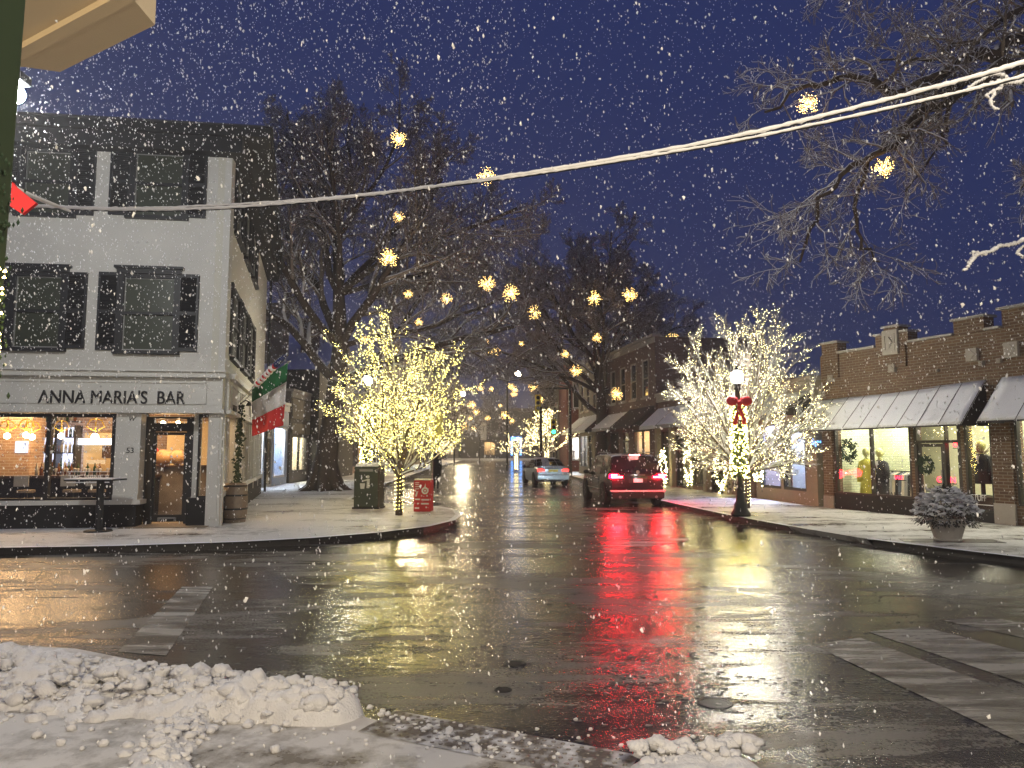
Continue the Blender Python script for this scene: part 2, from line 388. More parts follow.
def mat_walk(name='snowy_walk', th=.46, dark=(.10, .085, .065), bright=(.66, .65, .63), stretch=(.5, 1.6)):
    m, n, l, b = _m(name)
    tx = n.new('ShaderNodeTexCoord'); a = n.new('ShaderNodeMapping'); a.inputs['Scale'].default_value = (stretch[0], stretch[1], 1); l.new(tx.outputs['Object'], a.inputs[0])
    n1 = n.new('ShaderNodeTexNoise'); n1.inputs['Scale'].default_value = .8; n1.inputs['Detail'].default_value = 8; n1.inputs['Roughness'].default_value = .6; l.new(a.outputs[0], n1.inputs[0])
    n2 = n.new('ShaderNodeTexNoise'); n2.inputs['Scale'].default_value = 30; n2.inputs['Detail'].default_value = 4; l.new(tx.outputs['Object'], n2.inputs[0])
    n3 = n.new('ShaderNodeTexNoise'); n3.inputs['Scale'].default_value = 4.5; n3.inputs['Detail'].default_value = 7; n3.inputs['Roughness'].default_value = .7; l.new(tx.outputs['Object'], n3.inputs[0])
    s1 = n.new('ShaderNodeMath'); s1.operation = 'MULTIPLY_ADD'; s1.inputs[1].default_value = .6; s1.inputs[2].default_value = -.30; l.new(n3.outputs[0], s1.inputs[0]); s2 = n.new('ShaderNodeMath'); s2.operation = 'ADD'; l.new(n1.outputs[0], s2.inputs[0]); l.new(s1.outputs[0], s2.inputs[1])
    r = n.new('ShaderNodeMapRange'); r.inputs[1].default_value = th-.10; r.inputs[2].default_value = th+.07; l.new(s2.outputs[0], r.inputs[0])
    mx = n.new('ShaderNodeMix'); mx.data_type = 'RGBA'; l.new(r.outputs[0], mx.inputs[0]); mx.inputs[6].default_value = (*dark, 1); mx.inputs[7].default_value = (*bright, 1)
    l.new(mx.outputs[2], b.inputs['Base Color'])
    r2 = n.new('ShaderNodeMapRange'); r2.inputs[3].default_value = .25; r2.inputs[4].default_value = .6; l.new(r.outputs[0], r2.inputs[0]); l.new(r2.outputs[0], b.inputs['Roughness'])
    ad = n.new('ShaderNodeMath'); ad.operation = 'MULTIPLY_ADD'; ad.inputs[1].default_value = .35; l.new(n2.outputs[0], ad.inputs[0]); l.new(r.outputs[0], ad.inputs[2])
    bp = n.new('ShaderNodeBump'); bp.inputs['Strength'].default_value = .6; bp.inputs['Distance'].default_value = .012
    l.new(ad.outputs[0], bp.inputs['Height']); l.new(bp.outputs[0], b.inputs['Normal'])
    return m
M['road'] = mat_road(); M['walk'] = mat_walk(); M['walk_left'] = mat_walk('snowy_walk_clean', .42, stretch=(.35, .9))
def mat_paint():
    m, n, l, b = _m('worn_road_paint'); t = n.new('ShaderNodeTexCoord'); a = n.new('ShaderNodeMapping'); a.inputs['Scale'].default_value = (.5, 2.6, 1); l.new(t.outputs['Object'], a.inputs[0])
    s = n.new('ShaderNodeTexNoise'); s.inputs['Scale'].default_value = 1.3; s.inputs['Detail'].default_value = 9; s.inputs['Roughness'].default_value = .68; l.new(a.outputs[0], s.inputs[0])
    r = n.new('ShaderNodeMapRange'); r.inputs[1].default_value = .40; r.inputs[2].default_value = .60; l.new(s.outputs[0], r.inputs[0])
    x = n.new('ShaderNodeMix'); x.data_type = 'RGBA'; l.new(r.outputs[0], x.inputs[0]); x.inputs[6].default_value = (.42, .405, .36, 1); x.inputs[7].default_value = (.13, .12, .10, 1); l.new(x.outputs[2], b.inputs['Base Color'])
    q = n.new('ShaderNodeMapRange'); q.inputs[3].default_value = .34; q.inputs[4].default_value = .14; l.new(r.outputs[0], q.inputs[0]); l.new(q.outputs[0], b.inputs['Roughness'])
    g = n.new('ShaderNodeTexNoise'); g.inputs['Scale'].default_value = 45; g.inputs['Detail'].default_value = 5; l.new(t.outputs['Object'], g.inputs[0]); p = n.new('ShaderNodeBump'); p.inputs['Strength'].default_value = .8; p.inputs['Distance'].default_value = .012; l.new(g.outputs[0], p.inputs['Height']); l.new(p.outputs[0], b.inputs['Normal'])
    return m
M['paint'] = mat_paint()
M['kerb'] = plain('kerb_stone', (.07, .065, .06), .5, var=.3, scale=8, bump=.4, snow=.55)
M['apron'] = mat_walk('snowy_apron', .45, dark=(.20, .18, .15), bright=(.62, .60, .57), stretch=(1, 1.3))

# road sheet
mb = MB(); mb.quad((-400, -60, 0), (400, -60, 0), (400, 500, 0), (-400, 500, 0)); structure('road', mb, M['road'])

# sidewalks: outer edge at the road, raised 0.14 with a stone kerb face
def walkway(name, edge, back, mat, z=.14, ramps=()):
    top = MB(); top.prism_done = 0
    n = len(edge)
    inner = []
    for i, p in enumerate(edge):
        a = Vector(edge[max(i-1, 0)]); c = Vector(edge[min(i+1, n-1)]); d = (c-a).normalized(); nn = Vector((-d.y, d.x))
        inner.append((p[0]+nn.x*.16, p[1]+nn.y*.16))
    poly = [(x, y, z) for x, y in inner]+[(x, y, z) for x, y in back]
    top.add(poly, [tuple(range(len(poly)))]); structure(name, top, mat)
    k = MB(); rmp = MB()
    for i in range(n-1):
        (x0, y0), (x1, y1) = edge[i], edge[i+1]; (a0, b0), (a1, b1) = inner[i], inner[i+1]
        if i in ramps:
            rmp.add([(x0, y0, .006), (x1, y1, .006), (a1, b1, z+.002), (a0, b0, z+.002)], [(0, 1, 2, 3)])
        else:
            k.add([(x0, y0, -.02), (x1, y1, -.02), (x1, y1, z), (x0, y0, z)], [(0, 1, 2, 3)])
            k.add([(x0, y0, z), (x1, y1, z), (a1, b1, z+.001), (a0, b0, z+.001)], [(0, 1, 2, 3)])
    if k.v: structure('kerb', k, M['kerb'])
    if rmp.v: structure('kerb_ramp', rmp, mat)
left_edge = [(-8.5, 130), (-8.2, 100), (-7.7, 66), (-6.6, 36), (-6.3, 30), (-5.8, 25.4), (-4.6, 23.6), (-3.2, 22.8), (-2.2, 21.9), (-1.7, 20.8), (-1.5, 19.4), (-1.55, 17.9), (-2.0, 16.5), (-2.9, 15.3), (-4.0, 14.4), (-5.2, 13.8), (-7.2, 13.25), (-9.2, 13.0), (-13, 12.7), (-40, 11.5)]
walkway('left_sidewalk', left_edge[::-1][::-1], [(-40, 130)], M['walk_left'])
right_edge = [(40, -13), (12.0, 5.6), (10.2, 8.6), (8.9, 10.8), (7.9, 12.5), (7.0, 14.2), (6.4, 16.6), (5.9, 19.2), (5.5, 22.3), (5.2, 25.3), (4.9, 33), (4.1, 49), (3.4, 66), (3.0, 100), (3.0, 130)]
walkway('right_sidewalk', right_edge, [(40, 130)], M['walk'], ramps=(5,))
# far side of the cross street closing the view
structure('far_sidewalk', MB().box(-60, 80, 131, 133, -.02, .3), M['snow_soft'])
structure('far_ground', MB().quad((-60, 133, .3), (80, 133, .3), (80, 200, .5), (-60, 200, .5)), M['snow_soft'])

# near apron (the corner the photographer stands on)
ap = [(-12, 7.4), (-12, -6), (6, -6), (6, 3.2), (2.4, 3.75), (.75, 4.2), (-.1, 4.55), (-1.0, 5.1), (-2.2, 5.9), (-4, 6.8), (-6, 7.2)]
structure('corner_apron', MB().prism(ap[::1], -.02, .035), M['apron'])

# painted crosswalk bars
def bar(name, pts, z=.004):
    g = [G(u, v) for u, v in pts]
    structure(name, MB().add([(p.x, p.y, z) for p in g], [(0, 1, 2, 3)]), M['paint'])
bar('crosswalk_stripe', [(118, 652), (166, 656), (213, 587), (182, 587)])
bar('crosswalk_stripe', [(868, 632), (1120, 716), (1240, 706), (922, 627)])
bar('crosswalk_stripe', [(812, 645), (1100, 780), (1230, 770), (860, 638)])
bar('crosswalk_stripe', [(940, 620), (1180, 672), (1260, 660), (985, 617)])
bar('stop_line', [(600, 545), (604, 552), (690, 541), (684, 536)])
bar('stop_line', [(580, 520), (586, 525), (622, 521), (614, 517)])

# ------------------------------------------------------------------ snow bank in front
def fbm(x, y, z=0, o=4):
    return noise.fractal(Vector((x, y, z)), 1.0, 2.0, o)
def billow(x, y, s):
    d = noise.voronoi(Vector((x*s+.6*noise.noise(Vector((x*s, y*s, 4))), y*s, 0)))[0]; return max(0, 1-d[0]*d[0]*2.2)
def heap(name, ridge, wid, hgt, x0, x1, y0, y1, step=.022):
    nx = int((x1-x0)/step); ny = int((y1-y0)/step); m = MB(); Z = []
    R = [Vector(r) for r in ridge]
    for j in range(ny+1):
        for i in range(nx+1):
            x = x0+(x1-x0)*i/nx; y = y0+(y1-y0)*j/ny; p = Vector((x, y)); best = 9; bt = 0
            for k in range(len(R)-1):
                ab = R[k+1].xy-R[k].xy; t = max(0, min(1, (p-R[k].xy).dot(ab)/ab.length_squared)); d = (p-(R[k].xy+ab*t)).length
                w = R[k].z*(1-t)+R[k+1].z*t
                if d/w < best: best = d/w
            e = best+fbm(x*2.2, y*2.2, 3)*.35
            prof = max(0, 1-e*e) if e > 0 else 1
            lump = .40+.34*billow(x, y, 2.6)+.14*billow(x+5, y, 6.5)+.07*billow(x, y+3, 13)+.16*fbm(x*5, y*5, 2)+.10*fbm(x*16, y*16, 5)
            h = prof**.6*hgt*lump*(0.9+.5*fbm(x*.9, y*.9, 8)) if prof > 0 else 0
            z = .03+h if h > .004 else -.01
            m.v.append((x, y, z))
    for j in range(ny):
        for i in range(nx):
            a = j*(nx+1)+i; q = (a, a+1, a+nx+2, a+nx+1)
            if max(m.v[k][2] for k in q) > .0: m.f.append(q); m.m.append(0)
    return tag(m.build(name, M['snow'], smooth=True, uv=False), kind='stuff')
hp = lambda u, v, w: (*G(u, v).xy, w)
def chunks(name, ridge, wid, n, rmax, seed, zoff=0):
    q = random.Random(seed); m = MB(); R = [Vector(r) for r in ridge]; L = [(R[k+1].xy-R[k].xy).length for k in range(len(R)-1)]
    for k in range(n):
        s = q.choices(range(len(L)), L)[0]; t = q.random(); c = R[s].lerp(R[s+1], t); d = q.gauss(0, .42); off = (R[s+1].xy-R[s].xy).normalized(); c2 = c.xy+Vector((-off.y, off.x))*d*c.z
        e = abs(d); hz_ = max(0, 1-e*e)*wid; r = q.uniform(.2, 1)**1.6*rmax
        n0 = len(m.v); cc = Vector((c2.x, c2.y, .035+hz_*q.uniform(.3, .95)+r*.1)); m.ball(cc, r, 11, 8, (q.uniform(.8, 1.6), q.uniform(.8, 1.3), q.uniform(.5, .95)), .10, q)
        for vi in range(n0, len(m.v)):
            w = Vector(m.v[vi]); f_ = 1+.45*noise.noise(w*(.9/r))+.25*noise.noise(w*(2.4/r)); m.v[vi] = tuple(cc+(w-cc)*f_)
    return tag(m.build(name, M['snow'], smooth=True, uv=False), kind='stuff')
chunks('snow_chunks', [(-7.5, 7.1, .5), hp(0, 690, .55), hp(70, 695, .5), hp(150, 705, .42), hp(200, 706, .36), hp(270, 716, .25), hp(345, 722, .17)], .22, 1300, .068, 3)
chunks('snow_chunks', [hp(205, 712, .22), hp(190, 728, .15), hp(178, 742, .22), hp(160, 765, .18), hp(150, 810, .26)], .09, 300, .038, 4)
chunks('snow_crumbs', [(-7.5, 7.1, .55), hp(0, 690, .6), hp(70, 695, .55), hp(150, 705, .46), hp(200, 706, .4), hp(270, 716, .3), hp(350, 722, .2)], .24, 2600, .026, 13)
chunks('snow_chunks', [hp(350, 716, .1), hp(372, 712, .06), hp(410, 730, .10), hp(500, 760, .12)], .02, 90, .022, 5)
chunks('snow_chunks', [hp(640, 775, .2), hp(700, 772, .22), hp(760, 764, .12)], .12, 120, .05, 6)
heap('snow_bank', [(-8.5, 7.2, .5), hp(0, 690, .55), hp(70, 695, .5), hp(150, 705, .42), hp(200, 706, .36), hp(270, 716, .25), hp(335, 722, .17)], 0, .24, -7.0, -.95, 4.5, 7.7)
heap('snow_bank', [hp(205, 712, .22), hp(190, 728, .13), hp(178, 742, .20), hp(160, 765, .15), hp(150, 810, .26)], 0, .11, -2.8, -1.2, 3.4, 5.4, .02)
heap('snow_mound', [hp(655, 790, .22), hp(715, 785, .25)], 0, .16, .3, 1.7, 3.5, 4.8, .025)
rng = random.Random(5)
m = MB()
for k in range(260):      # loose lumps round the banks
    t = rng.random()
    if k < 120: p = G(rng.uniform(-60, 380), 0) if False else G(rng.uniform(0, 370), rng.gauss(725, 18)); r = rng.choice([.006, .01, .014, .02, .035])
    elif k < 200: p = G(rng.gauss(500, 90), rng.gauss(748, 9)); r = rng.choice([.006, .01, .015])
    else: continue
    m.ball((p.x, p.y, .035+r*.4), r, 7, 5, (1, rng.uniform(.7, 1.2), .7), .25, rng)
tag(m.build('snow_lumps', M['snow'], smooth=True, uv=False), kind='stuff')
# slush ridges standing on the wet street (tyre-thrown)
m = MB(); rng = random.Random(11)
for k in range(900):
    if k < 520: p = G(rng.uniform(80, 980), rng.uniform(575, 740))
    else: p = G(rng.uniform(600, 1020), rng.gauss(680, 28))
    if k % 3 == 0: base = p
    else: p = Vector((base.x+rng.gauss(0, .5), base.y+rng.gauss(0, .05), 0))
    r = rng.choice([.006, .009, .014])
    m.ball((p.x, p.y, 0), r, 6, 4, (2.2, .9, .55), .3, rng)
M['slush'] = plain('slush', (.13, .125, .115), .3, bump=.5)
tag(m.build('slush_crumbs', M['slush'], smooth=True, uv=False), kind='stuff')
# tactile paving strip with domes
m = MB(); a0 = G(395, 716); a1 = G(640, 762); d = (a1-a0); L = d.length; d.normalize(); nn = Vector((d.y, -d.x, 0))
m.add([a0+nn*0+Vector((0, 0, .039)), a0+nn*.42+Vector((0, 0, .039)), a1+nn*.42+Vector((0, 0, .039)), a1+Vector((0, 0, .039))], [(0, 1, 2, 3)])
for i in range(int(L/.062)):
    for j in range(6):
        c = a0+d*(i*.062+.03)+nn*(j*.065+.04); m.ball((c.x, c.y, .038), .016, 6, 4, (1, 1, .6))
M['tactile'] = plain('tactile_paving', (.13, .11, .095), .35, var=.3, scale=10, bump=.5, snow=1.0)
structure('tactile_paving', m, M['tactile'], smooth=False)

# ------------------------------------------------------------------ trees
def grow(rng, p0, d0, L, r0, lv, spec, out, tips, seg=5, curve=.25, rise=.12):
    """adds one branch polyline and its children; spec[lv] = (children, length ratio, angle)"""
    pts = [p0]; rad = [r0]; d = d0.copy(); ax = d.orthogonal().normalized()
    r1 = r0*.45 if lv < len(spec) else r0*.5
    for i in range(seg):
        j = Vector((rng.gauss(0, 1), rng.gauss(0, 1), rng.gauss(0, 1)))*curve*.5
        d = (d+j+Vector((0, 0, rise*(1 if lv < 3 else .4)))).normalized(); pts.append(pts[-1]+d*(L/seg)); rad.append(r0+(r1-r0)*(i+1)/seg)
    out.append((lv, pts, rad))
    if lv >= len(spec): tips.append(pts[-1]); return
    n, ratio, ang = spec[lv]
    for k in range(n):
        t = .22+.78*(k+rng.random()*.8)/n; t = min(t, .999); f = t*seg; i = int(f); q = pts[i].lerp(pts[i+1], f-i)
        dd = (pts[i+1]-pts[i]).normalized(); o = dd.orthogonal().normalized(); o.rotate(Matrix.Rotation(rng.uniform(0, 2*pi), 3, dd))
        a = radians(ang)*rng.uniform(.65, 1.3); nd = (dd*cos(a)+o*sin(a)).normalized()
        l2 = L*ratio*(1.15-.55*t)*rng.uniform(.75, 1.2); rr = (rad[i]*(1-f+i)+rad[i+1]*(f-i))
        grow(rng, q, nd, l2, min(rr*.62, r0*.55), lv+1, spec, out, tips, max(2, seg-1), curve*1.05, rise)
def skeleton_mesh(out, minr, lo, hi, sides):
    m = MB()
    for lv, pts, rad in out:
        if lo <= lv <= hi: m.tube(pts, [max(r, minr) for r in rad], sides(lv), cap=False)
    return m
def trunk_tube(m, pts, rad, n=14, flare=0, rng=None):
    m.tube(pts, rad, n, cap=False)
    if flare:
        b = pts[0]
        for k in range(7):
            a = 2*pi*k/7+.3; o = Vector((cos(a), sin(a), 0)); r = rad[0]
            m.tube([b+o*r*2.0+Vector((0, 0, -.05)), b+o*r*1.25+Vector((0, 0, .12)), b+o*r*.8+Vector((0, 0, .6)), b+o*r*.55+Vector((0, 0, 1.5))], [r*.12, r*.3, r*.38, r*.2], 7, cap=False)
def big_tree(name, label, base, trunk, limbs, spec, seed, minr=.012, group=None, cat='tree', maxlv=5, mat=None):
    """trunk: [(x,y,z,r)], limbs: [(index of trunk point, azimuth, elevation, length, radius)]"""
    rng = random.Random(seed); b = Vector(base); t = thing(name, label, cat, base, group)
    pts = [b+Vector(q[:3]) for q in trunk]; rad = [q[3] for q in trunk]
    m = MB(); trunk_tube(m, pts, rad, 14, rad[0] > .25); out = []; tips = []
    for i, az, el, L, r in limbs:
        a, e_ = radians(az), radians(el); d = Vector((cos(a)*cos(e_), sin(a)*cos(e_), sin(e_)))
        grow(rng, pts[i], d, L, r, 1, spec, out, tips, 7, .28, .045)
    for lv, p, r in out:
        if lv <= 1: m.tube(p, r, 9, cap=False)
    m.build('trunk', M['bark'], t, smooth=True, uv=False)
    skeleton_mesh(out, minr, 2, 9, lambda lv: 6 if lv == 2 else (4 if lv == 3 else 3)).build('crown', mat or M['twig'], t, smooth=True, uv=False)
    return t, out, tips
SPEC = [None, (9, .46, 42), (8, .46, 48), (7, .52, 48), (5, .6, 45)]
left_tree = big_tree('bare_tree', 'huge bare street tree with thick dark trunk on left sidewalk beyond the bar', (-8.0, 31, .14),
    [(0, 0, 0, .58), (.05, 0, 1.2, .47), (.25, 0, 3, .42), (.45, 0, 4.6, .40), (.55, 0, 6.2, .34), (.4, .1, 8.5, .25), (.2, .2, 11, .16)],
    [(3, 10, 32, 8.5, .22), (3, 175, 35, 8.0, .22), (4, 60, 48, 8, .2), (4, -35, 42, 8.5, .2), (4, 140, 52, 8.2, .2), (4, 215, 45, 7.8, .2), (5, 0, 50, 8.2, .17), (5, 180, 50, 7, .17), (5, 280, 58, 7, .15), (6, 20, 60, 6.6, .12), (6, 150, 62, 5.6, .12), (6, 85, 75, 6.2, .12), (6, 345, 55, 7, .1), (5, 100, 55, 7, .12), (4, 5, 22, 8, .14), (6, 215, 58, 5.6, .1), (3, 0, 16, 8.5, .16), (5, -10, 34, 8.8, .15), (5, 10, 22, 8.4, .13)],
    SPEC, 3, .010)
mid_tree = big_tree('bare_tree', 'tall rounded bare tree on right kerb, its trunk just beyond the braking car', (5.5, 44.5, .14),
    [(0, 0, 0, .42), (0, 0, 2, .37), (.05, 0, 3.8, .34), (0, 0, 5.2, .28), (-.1, 0, 7, .2), (-.2, 0, 9, .13)],
    [(2, 185, 28, 8.2, .17), (2, 0, 30, 6.5, .17), (3, 190, 45, 8.2, .17), (3, 10, 42, 6.8, .16), (3, 90, 40, 6.5, .15), (3, 270, 40, 6.5, .15), (4, 180, 55, 7, .13), (4, 0, 52, 6.4, .13), (4, 240, 60, 6, .11), (5, 180, 68, 5.4, .09), (5, 20, 66, 5.2, .09), (5, 90, 75, 5.2, .08), (5, 280, 60, 5, .08), (3, 178, 22, 9.0, .14), (4, 330, 50, 6, .1), (3, 0, 20, 7.2, .14), (4, 175, 36, 8.2, .13), (4, 5, 34, 7.4, .12), (5, 150, 48, 6.6, .1), (5, 330, 44, 6.6, .1)],
    SPEC, 8, .012)
SPEC2 = [None, (8, .48, 42), (7, .5, 45), (6, .5, 45)]
def simple_limbs(n, L, r, seed):
    q = random.Random(seed); return [(1+i % 4, 360*i/n*1.9+q.uniform(-15, 15), 30+12*(i % 4)+q.uniform(-6, 6), L*(1-.1*(i % 4)), r*(1-.15*(i % 4))) for i in range(n)]
far_trees = []
for (x, y, h, lab) in ((-8.6, 58, 11, 'bare tree farther up the left sidewalk, warmly lit behind the glowing little tree'),
                       (-9.0, 84, 12, 'distant bare tree on left sidewalk near the far shop windows'),
                       (4.6, 72, 12, 'distant bare tree behind the silver car, beside the traffic lights'),
                       (-3, 136, 14, 'farthest bare tree, standing at the end of the street')):
    t_, o_2, tp = big_tree('bare_tree', lab, (x, y, .14), [(0, 0, 0, .3), (.05, 0, h*.2, .25), (0, .1, h*.32, .2), (0, 0, h*.45, .14), (.1, 0, h*.58, .08)], simple_limbs(14, h*.48, .12, y), SPEC2, y, .028)
    far_trees.append((t_, tp))

# tree off to the right whose boughs hang into the picture
rng = random.Random(21)
rt = thing('bare_tree', 'bare tree reaching in from the upper right with drooping forked boughs', 'tree', (15.2, 13.5, .14))
m = MB(); trunk_tube(m, [Vector((15.2, 13.5, 0)), Vector((15.1, 13.4, 3)), Vector((14.8, 13.2, 6)), Vector((14.2, 12.9, 8.2)), Vector((14.0, 12.6, 11))], [.5, .42, .38, .3, .18], 14, True)
out = []; tips = []
def guided(pts, r0, r1, kids_n, klen, spread=50, rise=.0):
    P3 = [P(u, v, Y) for u, v, Y in pts]; fine = []
    for i in range(len(P3)-1):
        for k in range(4):
            q = P3[i].lerp(P3[i+1], k/4); q += Vector((rng.gauss(0, .05), rng.gauss(0, .05), rng.gauss(0, .05))); fine.append(q)
    fine.append(P3[-1]); n = len(fine); rad = [r0+(r1-r0)*i/(n-1) for i in range(n)]
    out.append((1, fine, rad))
    for k in range(kids_n):
        t = (k+rng.random())/kids_n; f = t*(n-1.01); i = int(f); q = fine[i].lerp(fine[i+1], f-i); dd = (fine[i+1]-fine[i]).normalized()
        o = dd.orthogonal().normalized(); o.rotate(Matrix.Rotation(rng.uniform(0, 2*pi), 3, dd)); a = radians(spread)*rng.uniform(.6, 1.3)
        grow(rng, q, (dd*cos(a)+o*sin(a)).normalized(), klen*rng.uniform(.6, 1.2), rad[i]*.45, 3, [None, None, None, (7, .55, 45), (5, .6, 45)], out, tips, 4, .5, rise)
s0 = (1330, 120, 13)
guided([s0, (1120, 20, 12.5), (1024, 40, 12), (960, 62, 11.6), (905, 92, 11.2), (868, 78, 11), (815, 82, 10.8), (765, 112, 10.6)], .16, .02, 30, 1.1)
guided([s0, (1130, 60, 12.5), (1010, 66, 12), (965, 78, 11.8), (930, 105, 11.5), (895, 145, 11.2), (850, 170, 11), (822, 200, 10.8), (800, 262, 10.6)], .13, .018, 34, 1.15, rise=-.1)
guided([(1010, 66, 12), (960, 95, 11.8), (915, 120, 11.5), (868, 158, 11.6), (860, 210, 11.5), (862, 245, 11.4), (880, 262, 11.4)], .07, .014, 24, .95, rise=-.1)
guided([(1120, 20, 12.5), (1035, -5, 12.2), (985, -8, 12), (925, -30, 12), (860, -18, 11.8), (800, -10, 11.6)], .1, .02, 20, 1.1)
guided([(1100, 0, 12.5), (1020, 10, 12), (975, 40, 11.6), (930, 60, 11.6), (880, 60, 11.4)], .08, .015, 18, 1.0)
guided([(960, 85, 11.6), (945, 120, 11.5), (940, 150, 11.6), (905, 192, 11.5)], .035, .012, 9, .7, rise=-.1)
guided([s0, (1120, 130, 12), (1060, 160, 12), (1020, 190, 11.8)], .06, .012, 12, .9)
for lv, p, r in out:
    if lv <= 1: m.tube(p, r, 8, cap=False)
m.build('trunk', M['bark'], rt, smooth=True, uv=False)
skeleton_mesh(out, .006, 2, 9, lambda lv: 3).build('crown', M['twig'], rt, smooth=True, uv=False)

# near young tree on the right: only its snow-laden branch tips reach the frame
rng = random.Random(4)
nt_ = thing('snowy_tree', 'thick snow-laden branch tips poking in at the right edge beside the cable', 'tree', (5.1, 4.6, 0))
m = MB(); m.tube([(5.1, 4.6, 0), (5.05, 4.55, 2), (4.9, 4.5, 3.4), (4.7, 4.4, 5)], [.11, .09, .07, .03], 10); m.build('trunk', M['bark'], nt_, smooth=True, uv=False)
m = MB(); sm = MB()
def snowy(pts, r0, Y=None):
    P3 = []
    q = [P(u, v, y) for u, v, y in pts]
    for i in range(len(q)-1):
        for k in range(3): P3.append(q[i].lerp(q[i+1], k/3)+Vector((rng.gauss(0, .006), rng.gauss(0, .006), rng.gauss(0, .008))))
    P3.append(q[-1]); n = len(P3)
    m.tube(P3, [r0*.5*(1-.6*i/n) for i in range(n)], 6)
    for i in range(n-1):
        for k in range(3):
            c = P3[i].lerp(P3[i+1], k/3); rr = r0*(1-.5*i/n)*rng.uniform(.75, 1.2); sm.ball(c+Vector((0, 0, rr*.45)), rr, 7, 5, (1.1, 1.1, .9), .15, rng)
snowy([(1190, 70, 4.6), (1080, 78, 4.5), (1024, 80, 4.4), (1004, 84, 4.35), (990, 84, 4.3)], .022)
snowy([(1004, 84, 4.35), (992, 96, 4.3), (990, 106, 4.3), (1000, 110, 4.3)], .013)
snowy([(1010, 82, 4.35), (995, 73, 4.3), (975, 82, 4.3), (968, 88, 4.3)], .014)
snowy([(992, 92, 4.3), (985, 96, 4.3), (996, 103, 4.3)], .010)
snowy([(1200, 225, 4.6), (1090, 230, 4.5), (1024, 241, 4.4), (1000, 247, 4.35), (984, 254, 4.3), (972, 260, 4.3), (963, 271, 4.3)], .018)
snowy([(984, 254, 4.3), (974, 253, 4.3), (968, 264, 4.3)], .009)
snowy([(1060, 236, 4.45), (1030, 246, 4.4), (1018, 252, 4.4), (1022, 259, 4.4)], .012)
m.build('crown', M['bark'], nt_, smooth=True, uv=False); sm.build('snow_load', M['snow_soft'], nt_, smooth=True, uv=False)
lamp('near_street_light', (2.4, -1.4, 6.6), 1350, (1, .88, .68), .15)

# small trees wrapped in fairy lights
def lit_tree(label, base, trunk_h, r, limbs, spec, seed, nb, br, bulbmat, curve=.25, rise=.1, bulb_label='', minr=.0055, upright=None, wrap=True):
    rng = random.Random(seed); b = Vector(base); t = thing('small_tree', label, 'tree', base)
    out = []; tips = []
    top = b+Vector((0, 0, trunk_h)); m = MB(); m.tube([b, b+Vector((.02, 0, trunk_h*.5)), top], [r*1.15, r, r*.9], 10, cap=False)
    for az, el, L in limbs:
        a, e_ = radians(az), radians(el); d = Vector((cos(a)*cos(e_), sin(a)*cos(e_), sin(e_)))
        grow(rng, top+Vector((0, 0, -rng.random()*.25)), d, L, r*.5, 1, spec, out, tips, 6, curve, rise)
    m.build('trunk', M['bark'], t, smooth=True, uv=False)
    skeleton_mesh(out, minr, 1, 9, lambda lv: 5 if lv < 2 else 3).build('crown', M['snow_twig'], t, smooth=True, uv=False)
    f = MB(); cand = []
    for lv, p, rd in out:
        w = 3 if lv <= 2 else 1
        for i in range(len(p)-1): cand.append((p[i], p[i+1], rd[i], w))
    wts = [(c[1]-c[0]).length*c[3] for c in cand]
    for c in rng.choices(cand, wts, k=nb):
        q = c[0].lerp(c[1], rng.random()); q = q+Vector((rng.gauss(0, 1), rng.gauss(0, 1), rng.gauss(0, 1)))*.02; f.tetra(q, br*rng.uniform(.7, 1.25))
    if wrap:
        for i in range(int(trunk_h*90)):
            a = i*.7; z = .1+trunk_h*i/(trunk_h*90); f.tetra(b+Vector((cos(a)*(r*1.15+.02), sin(a)*(r*1.15+.02), z)), br)
    o = f.build('fairy_lights', bulbmat, None, uv=False, loc=base); tag(o, bulb_label, 'fairy lights')
    return t
rr_ = random.Random(2)
lit_tree('little tree glowing yellow with fairy lights on the left kerb island', (-2.98, 19.2, .14), 1.2, .085,
    [(i*137, (27, 40, 52, 64, 77)[i % 5], (2.15, 2.6, 3.1, 3.6, 4.1)[i % 5]*rr_.uniform(.85, 1.02)) for i in range(21)],
    [None, (9, .37, 42), (6, .46, 44), (4, .5, 42)], 12, 6500, .0062, M['bulb'], .34, .06, 'dense yellow fairy lights wound through the little tree on the left kerb island')
lit_tree('broad fan-shaped tree white with snow and fairy lights on right sidewalk', (6.9, 21.5, .14), 1.15, .11,
    [(i*360/26*2.3, (18, 33, 48, 62, 76)[i % 5]+rr_.uniform(-5, 5), (2.1, 2.6, 3.2, 3.9, 4.4)[i % 5]*rr_.uniform(.85, 1.0)) for i in range(32)],
    [None, (9, .38, 28), (6, .5, 28), (4, .55, 28)], 5, 6500, .006, M['bulb_white'], .12, .0, 'pale fairy lights wound through the broad tree on the right sidewalk')
lit_tree('small fairy-lit tree far up the right kerb beyond the silver car', (2.5, 52, .14), 1.6, .1,
    [(i*360/11*1.7, (30, 45, 60, 75)[i % 4], 2.9) for i in range(12)], [None, (6, .45, 32), (5, .5, 35)], 6, 1100, .034, M['bulb_far'], .3, .1, 'yellow fairy lights on the distant small tree beyond the silver car', .012)
lit_tree('smaller fairy-lit tree left of the silver car, farther off', (.35, 60, 0.14), 1.3, .08,
    [(i*360/8*1.7, (28, 45, 62)[i % 3], 2.1) for i in range(8)], [None, (5, .45, 32), (4, .5, 35)], 9, 420, .034, M['bulb_far'], .3, .0, 'sparse yellow fairy lights on the low distant tree near the traffic lights', .012)

